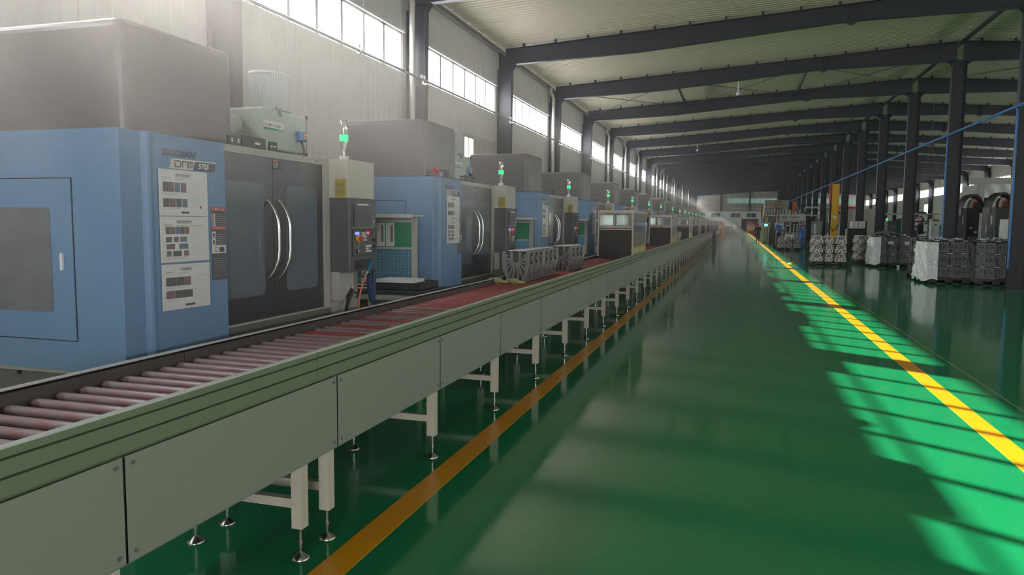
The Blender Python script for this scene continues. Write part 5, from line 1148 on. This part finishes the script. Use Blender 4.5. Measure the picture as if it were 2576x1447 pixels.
# display boards at the far end
for x0, x1, lab, mir in ((-3.95, -2.55, 'red and white display board left of the far gate', 1), (1.75, 3.15, 'red and white display board with mountain picture right of the aisle', 0)):
    t = thing('display_board', lab, 'board', (x0, 137.2, 0), 0, 'display boards at the far end'); w = x1 - x0
    b = MB(); b.box(0, w, 0, .35, 0, 2.1); b.build('case', 'bannero', t)
    b = MB(); e = -.004; b.box(.1, w, -.003, 0, .08, 2.05, 0)
    b.add([(.1, e, .7), (w, e, .7), (w, e, 1.5), (w * .85, e, 1.75), (w * .7, e, 1.55), (w * .5, e, 1.95), (w * .3, e, 1.5), (.1, e, 1.65)] if not mir else [(.1, e, .75), (w, e, .75), (w, e, 1.75), (.1, e, 1.75)], [tuple(range(8 if not mir else 4))], 1)
    b.add([(.1, e * 1.5, .35), (w, e * 1.5, .45), (w, e * 1.5, .75), (w * .6, e * 1.5, .6), (w * .3, e * 1.5, .8), (.1, e * 1.5, .7)], [tuple(range(6))], 2 if not mir else 0)
    b.text('党建' if mir else '质量', (w * .38, e * 2, 1.25), X, Z, .42, 0, 0, .004); b.build('picture', ['banner', 'bannerl', 'bannery'], t)
    b = MB(); b.box(w, w + .5, .05, .3, 0, 2.05); b.build('side_wing', 'bannero' if mir else 'banner', t)

# ================================================================ PEOPLE
def skin_mesh(name, chains, mat, parent, sub=1):
    """One continuous skinned surface; chains = lists of (point, radius) that share points by coordinates."""
    idx = {}; vs = []; rs = []; es = []
    for ch in chains:
        prev = None
        for p, r in ch:
            k = tuple(round(c, 4) for c in p)
            if k not in idx: idx[k] = len(vs); vs.append(k); rs.append(r)
            i = idx[k]
            if prev is not None and (prev, i) not in es: es.append((prev, i))
            prev = i
    me = bpy.data.meshes.new(name); me.from_pydata(vs, es, []); me.update(); o = bpy.data.objects.new(name, me); C.objects.link(o); o.parent = parent
    sk = o.modifiers.new('skin', 'SKIN'); sk.use_smooth_shade = True
    for i, v in enumerate(me.skin_vertices[0].data): r = rs[i]; v.radius = r if isinstance(r, tuple) else (r, r); v.use_root = (i == 0)
    s = o.modifiers.new('smooth', 'SUBSURF'); s.levels = s.render_levels = sub
    me.materials.append(MT[mat]); return o
def person(loc, rz, label, shirt, trousers, pose='stand', h=1.70, sleeves=True):
    t = thing('person', label, 'person', loc, rz, None); k = h / 1.72
    bow = .10 if pose == 'bow' else 0; V = lambda x, y, z: (x * k, y * k, z * k)                   # figure faces -y
    pel, wai, che, nek = V(0, 0, .93), V(0, -.01, 1.08), V(0, -.02 - bow * .4, 1.30), V(0, -.015 - bow, 1.45)
    hea, top = V(0, -.035 - bow * 1.6, 1.57 - bow * .3), V(0, -.025 - bow * 1.8, 1.67 - bow * .5)
    legs, feet, arms, hands = [], [], [], []
    for s in (-1, 1):
        st = .03 * s if pose != 'still' else 0
        legs.append([(pel, .10), (V(.09 * s, .0, .86), .088), (V(.095 * s, -.015 + st, .48), .060), (V(.095 * s, .02 + st, .28), .050), (V(.095 * s, .02 + st, .09), .038)])
        feet.append([(V(.095 * s, .03 + st, .06), .042), (V(.097 * s, -.04 + st, .045), .042), (V(.10 * s, -.13 + st, .035), .032)])
        sh = V(.185 * s, -.01 - bow * .8, 1.40)
        if pose in ('bow', 'hold') or (pose == 'one' and s < 0): el, wr, hd = V(.25 * s, -.03 - bow, 1.13), V(.15 * s, -.24 - bow, 1.16), V(.10 * s, -.31 - bow, 1.18)
        else: el, wr, hd = V(.245 * s, .03, 1.12), V(.26 * s, -.03, .88), V(.26 * s, -.05, .80)
        arms.append([(che, .13), (sh, .062), (el, .048), (wr, .036)]); hands.append((wr, hd, s))
    body = [[(pel, .085), (wai, .085), (che, .105), (nek, .052), (hea, .080), (top, .070)]] + [[(p, r * .8) for p, r in l] for l in legs] + [[(p, r * .72) for p, r in a] for a in arms]
    for wr, hd, s in hands:
        w, d = Vector(wr), Vector(hd); u = (d - w).normalized(); palm = w + u * .06
        body.append([(wr, .026), (tuple(palm), (.034, .018))])
        side = u.cross(Vector((0, 0, 1)) if abs(u.z) < .8 else Vector((0, 1, 0))).normalized()
        for f in range(4): q = palm + side * (.024 - .016 * f); body.append([(tuple(palm), .02), (tuple(q + u * .03), .009), (tuple(q + u * (.065 - .008 * abs(f - 1.4)) + Vector((0, -.012, -.012))), .008), (tuple(q + u * (.085 - .010 * abs(f - 1.4)) + Vector((0, -.022, -.03))), .007)])
        q = w + u * .03; body.append([(tuple(palm), .02), (tuple(q + side * .045 + u * .02), .010), (tuple(q + side * .055 + u * .05), .009)])
    bo = skin_mesh('body', body, 'skin', t, 1)
    f = MB(); hx, hy, hz_ = hea; fy = hy - .083 * k
    f.add([(-.012 + hx, fy + .006, hz_ - .02), (.012 + hx, fy + .006, hz_ - .02), (hx, fy - .022, hz_ - .025), (hx, fy + .004, hz_ + .02)], [(0, 1, 2), (1, 3, 2), (3, 0, 2)])
    for s in (-1, 1): f.lathe([(.0, -.022), (.012, -.01), (.012, .012), (0, .024)], (hx + s * .083 * k, hy + .005, hz_), 6)
    f.build('nose_and_ears', 'skin', bo)
    f = MB()
    for s in (-1, 1): f.rrect((hx + s * .030, fy + .012, hz_ + .018), X, Z, .022, .010, .004, .004)
    f.rrect((hx, fy + .010, hz_ - .045), X, Z, .038, .008, .003, .004, 1); f.build('eyes_and_mouth', ['black', 'redl'], bo)
    skin_mesh('hair', [[((hx, hy + .035, hz_ - .02), .062), ((hx, hy + .03, hz_ + .05), .080), ((hx, hy - .005, hz_ + .095), .070), ((hx, hy - .045, hz_ + .085), .042)]], 'hair', t, 1)
    fit = 1.16
    skin_mesh('jacket', [[(V(0, .005, .84), (.165, .150)), (V(0, 0, 1.0), (.158, .140)), (wai, (.155, .135)), (che, (.165, .125)), (V(0, -.01 - bow * .8, 1.41), (.10, .085)), (V(0, -.012 - bow, 1.455), .062)]] + [[(che, (.165, .125)), (a[1][0], .078), (a[2][0], .062), (tuple(Vector(a[2][0]).lerp(Vector(a[3][0]), .85)), .048)] for a in arms], shirt, t, 1)
    skin_mesh('trousers', [[(V(0, 0, .99), (.140, .125)), (pel, (.150, .135))]] + [[(pel, (.150, .135))] + [(p, r * 1.22) for p, r in l[1:]] for l in legs], trousers, t, 1)
    for i, ft in enumerate(feet): skin_mesh('shoe', [ft], 'shoe', t, 1)
    return t
person((-1.55, 58.4, 0), -PI / 2 + .5, 'person in violet-grey workwear standing beside the conveyor, arms raised', 'cpurple', 'ctaupe', 'hold', 1.74)
person((-.09, 138.5, 0), .2, 'person in white shirt standing far off in the middle of the aisle', 'cwhite', 'cwhite', 'still', 1.70)
p3 = person((1.86, 69.0, 0), PI, 'person in maroon sweater and dark trousers bowing over a mop, seen from behind', 'cmaroon', 'cdark', 'bow', 1.74)
t = thing('floor_mop', 'long red-brown floor mop lying across the aisle at the bowed person', 'mop', (1.25, 68.6, 0)); b = MB(); b.box(0, 1.25, -.06, .06, 0, .05); b.build('mop_head', 'cardboard', t, .01); b = MB(); b.cyl((.62, 0, .05), (.62, .12, 1.05), .014, n=8); b.build('handle', 'cardboard', t)
for x, y, n_ in ((2.95, 57.2, 'in the blue jacket'), (4.75, 59.8, 'behind the blue overalls')):
    b = MB(); b.box(-.4, .4, -.35, .35, 0, .20); b.box(-.4, .4, -.36, -.35, .02, .18, 1); tag(b.build('step_platform', ['tank', 'black'], None, .01, (x, y, 0)), 'low dark step platform under the person %s' % n_, 'platform', 'step platforms')
person((2.95, 57.2, .20), PI / 2 - .9, 'person in bright blue jacket and dark trousers facing left by the assembly line', 'cblue', 'cdark', 'one', 1.76)
person((4.36, 54.6, 0), PI + .3, 'person in blue overalls with back turned, next to the engine castings', 'cblue', 'cblue', 'hold', 1.72)
person((4.75, 59.8, .20), .6, 'person in violet-grey workwear half hidden behind the blue overalls', 'cpurple', 'cpurple', 'stand', 1.76)
person((8.15, 62.5, 0), .3, 'person in dark blue workwear half hidden behind the black container', 'cpurple', 'cdark', 'stand', 1.68)
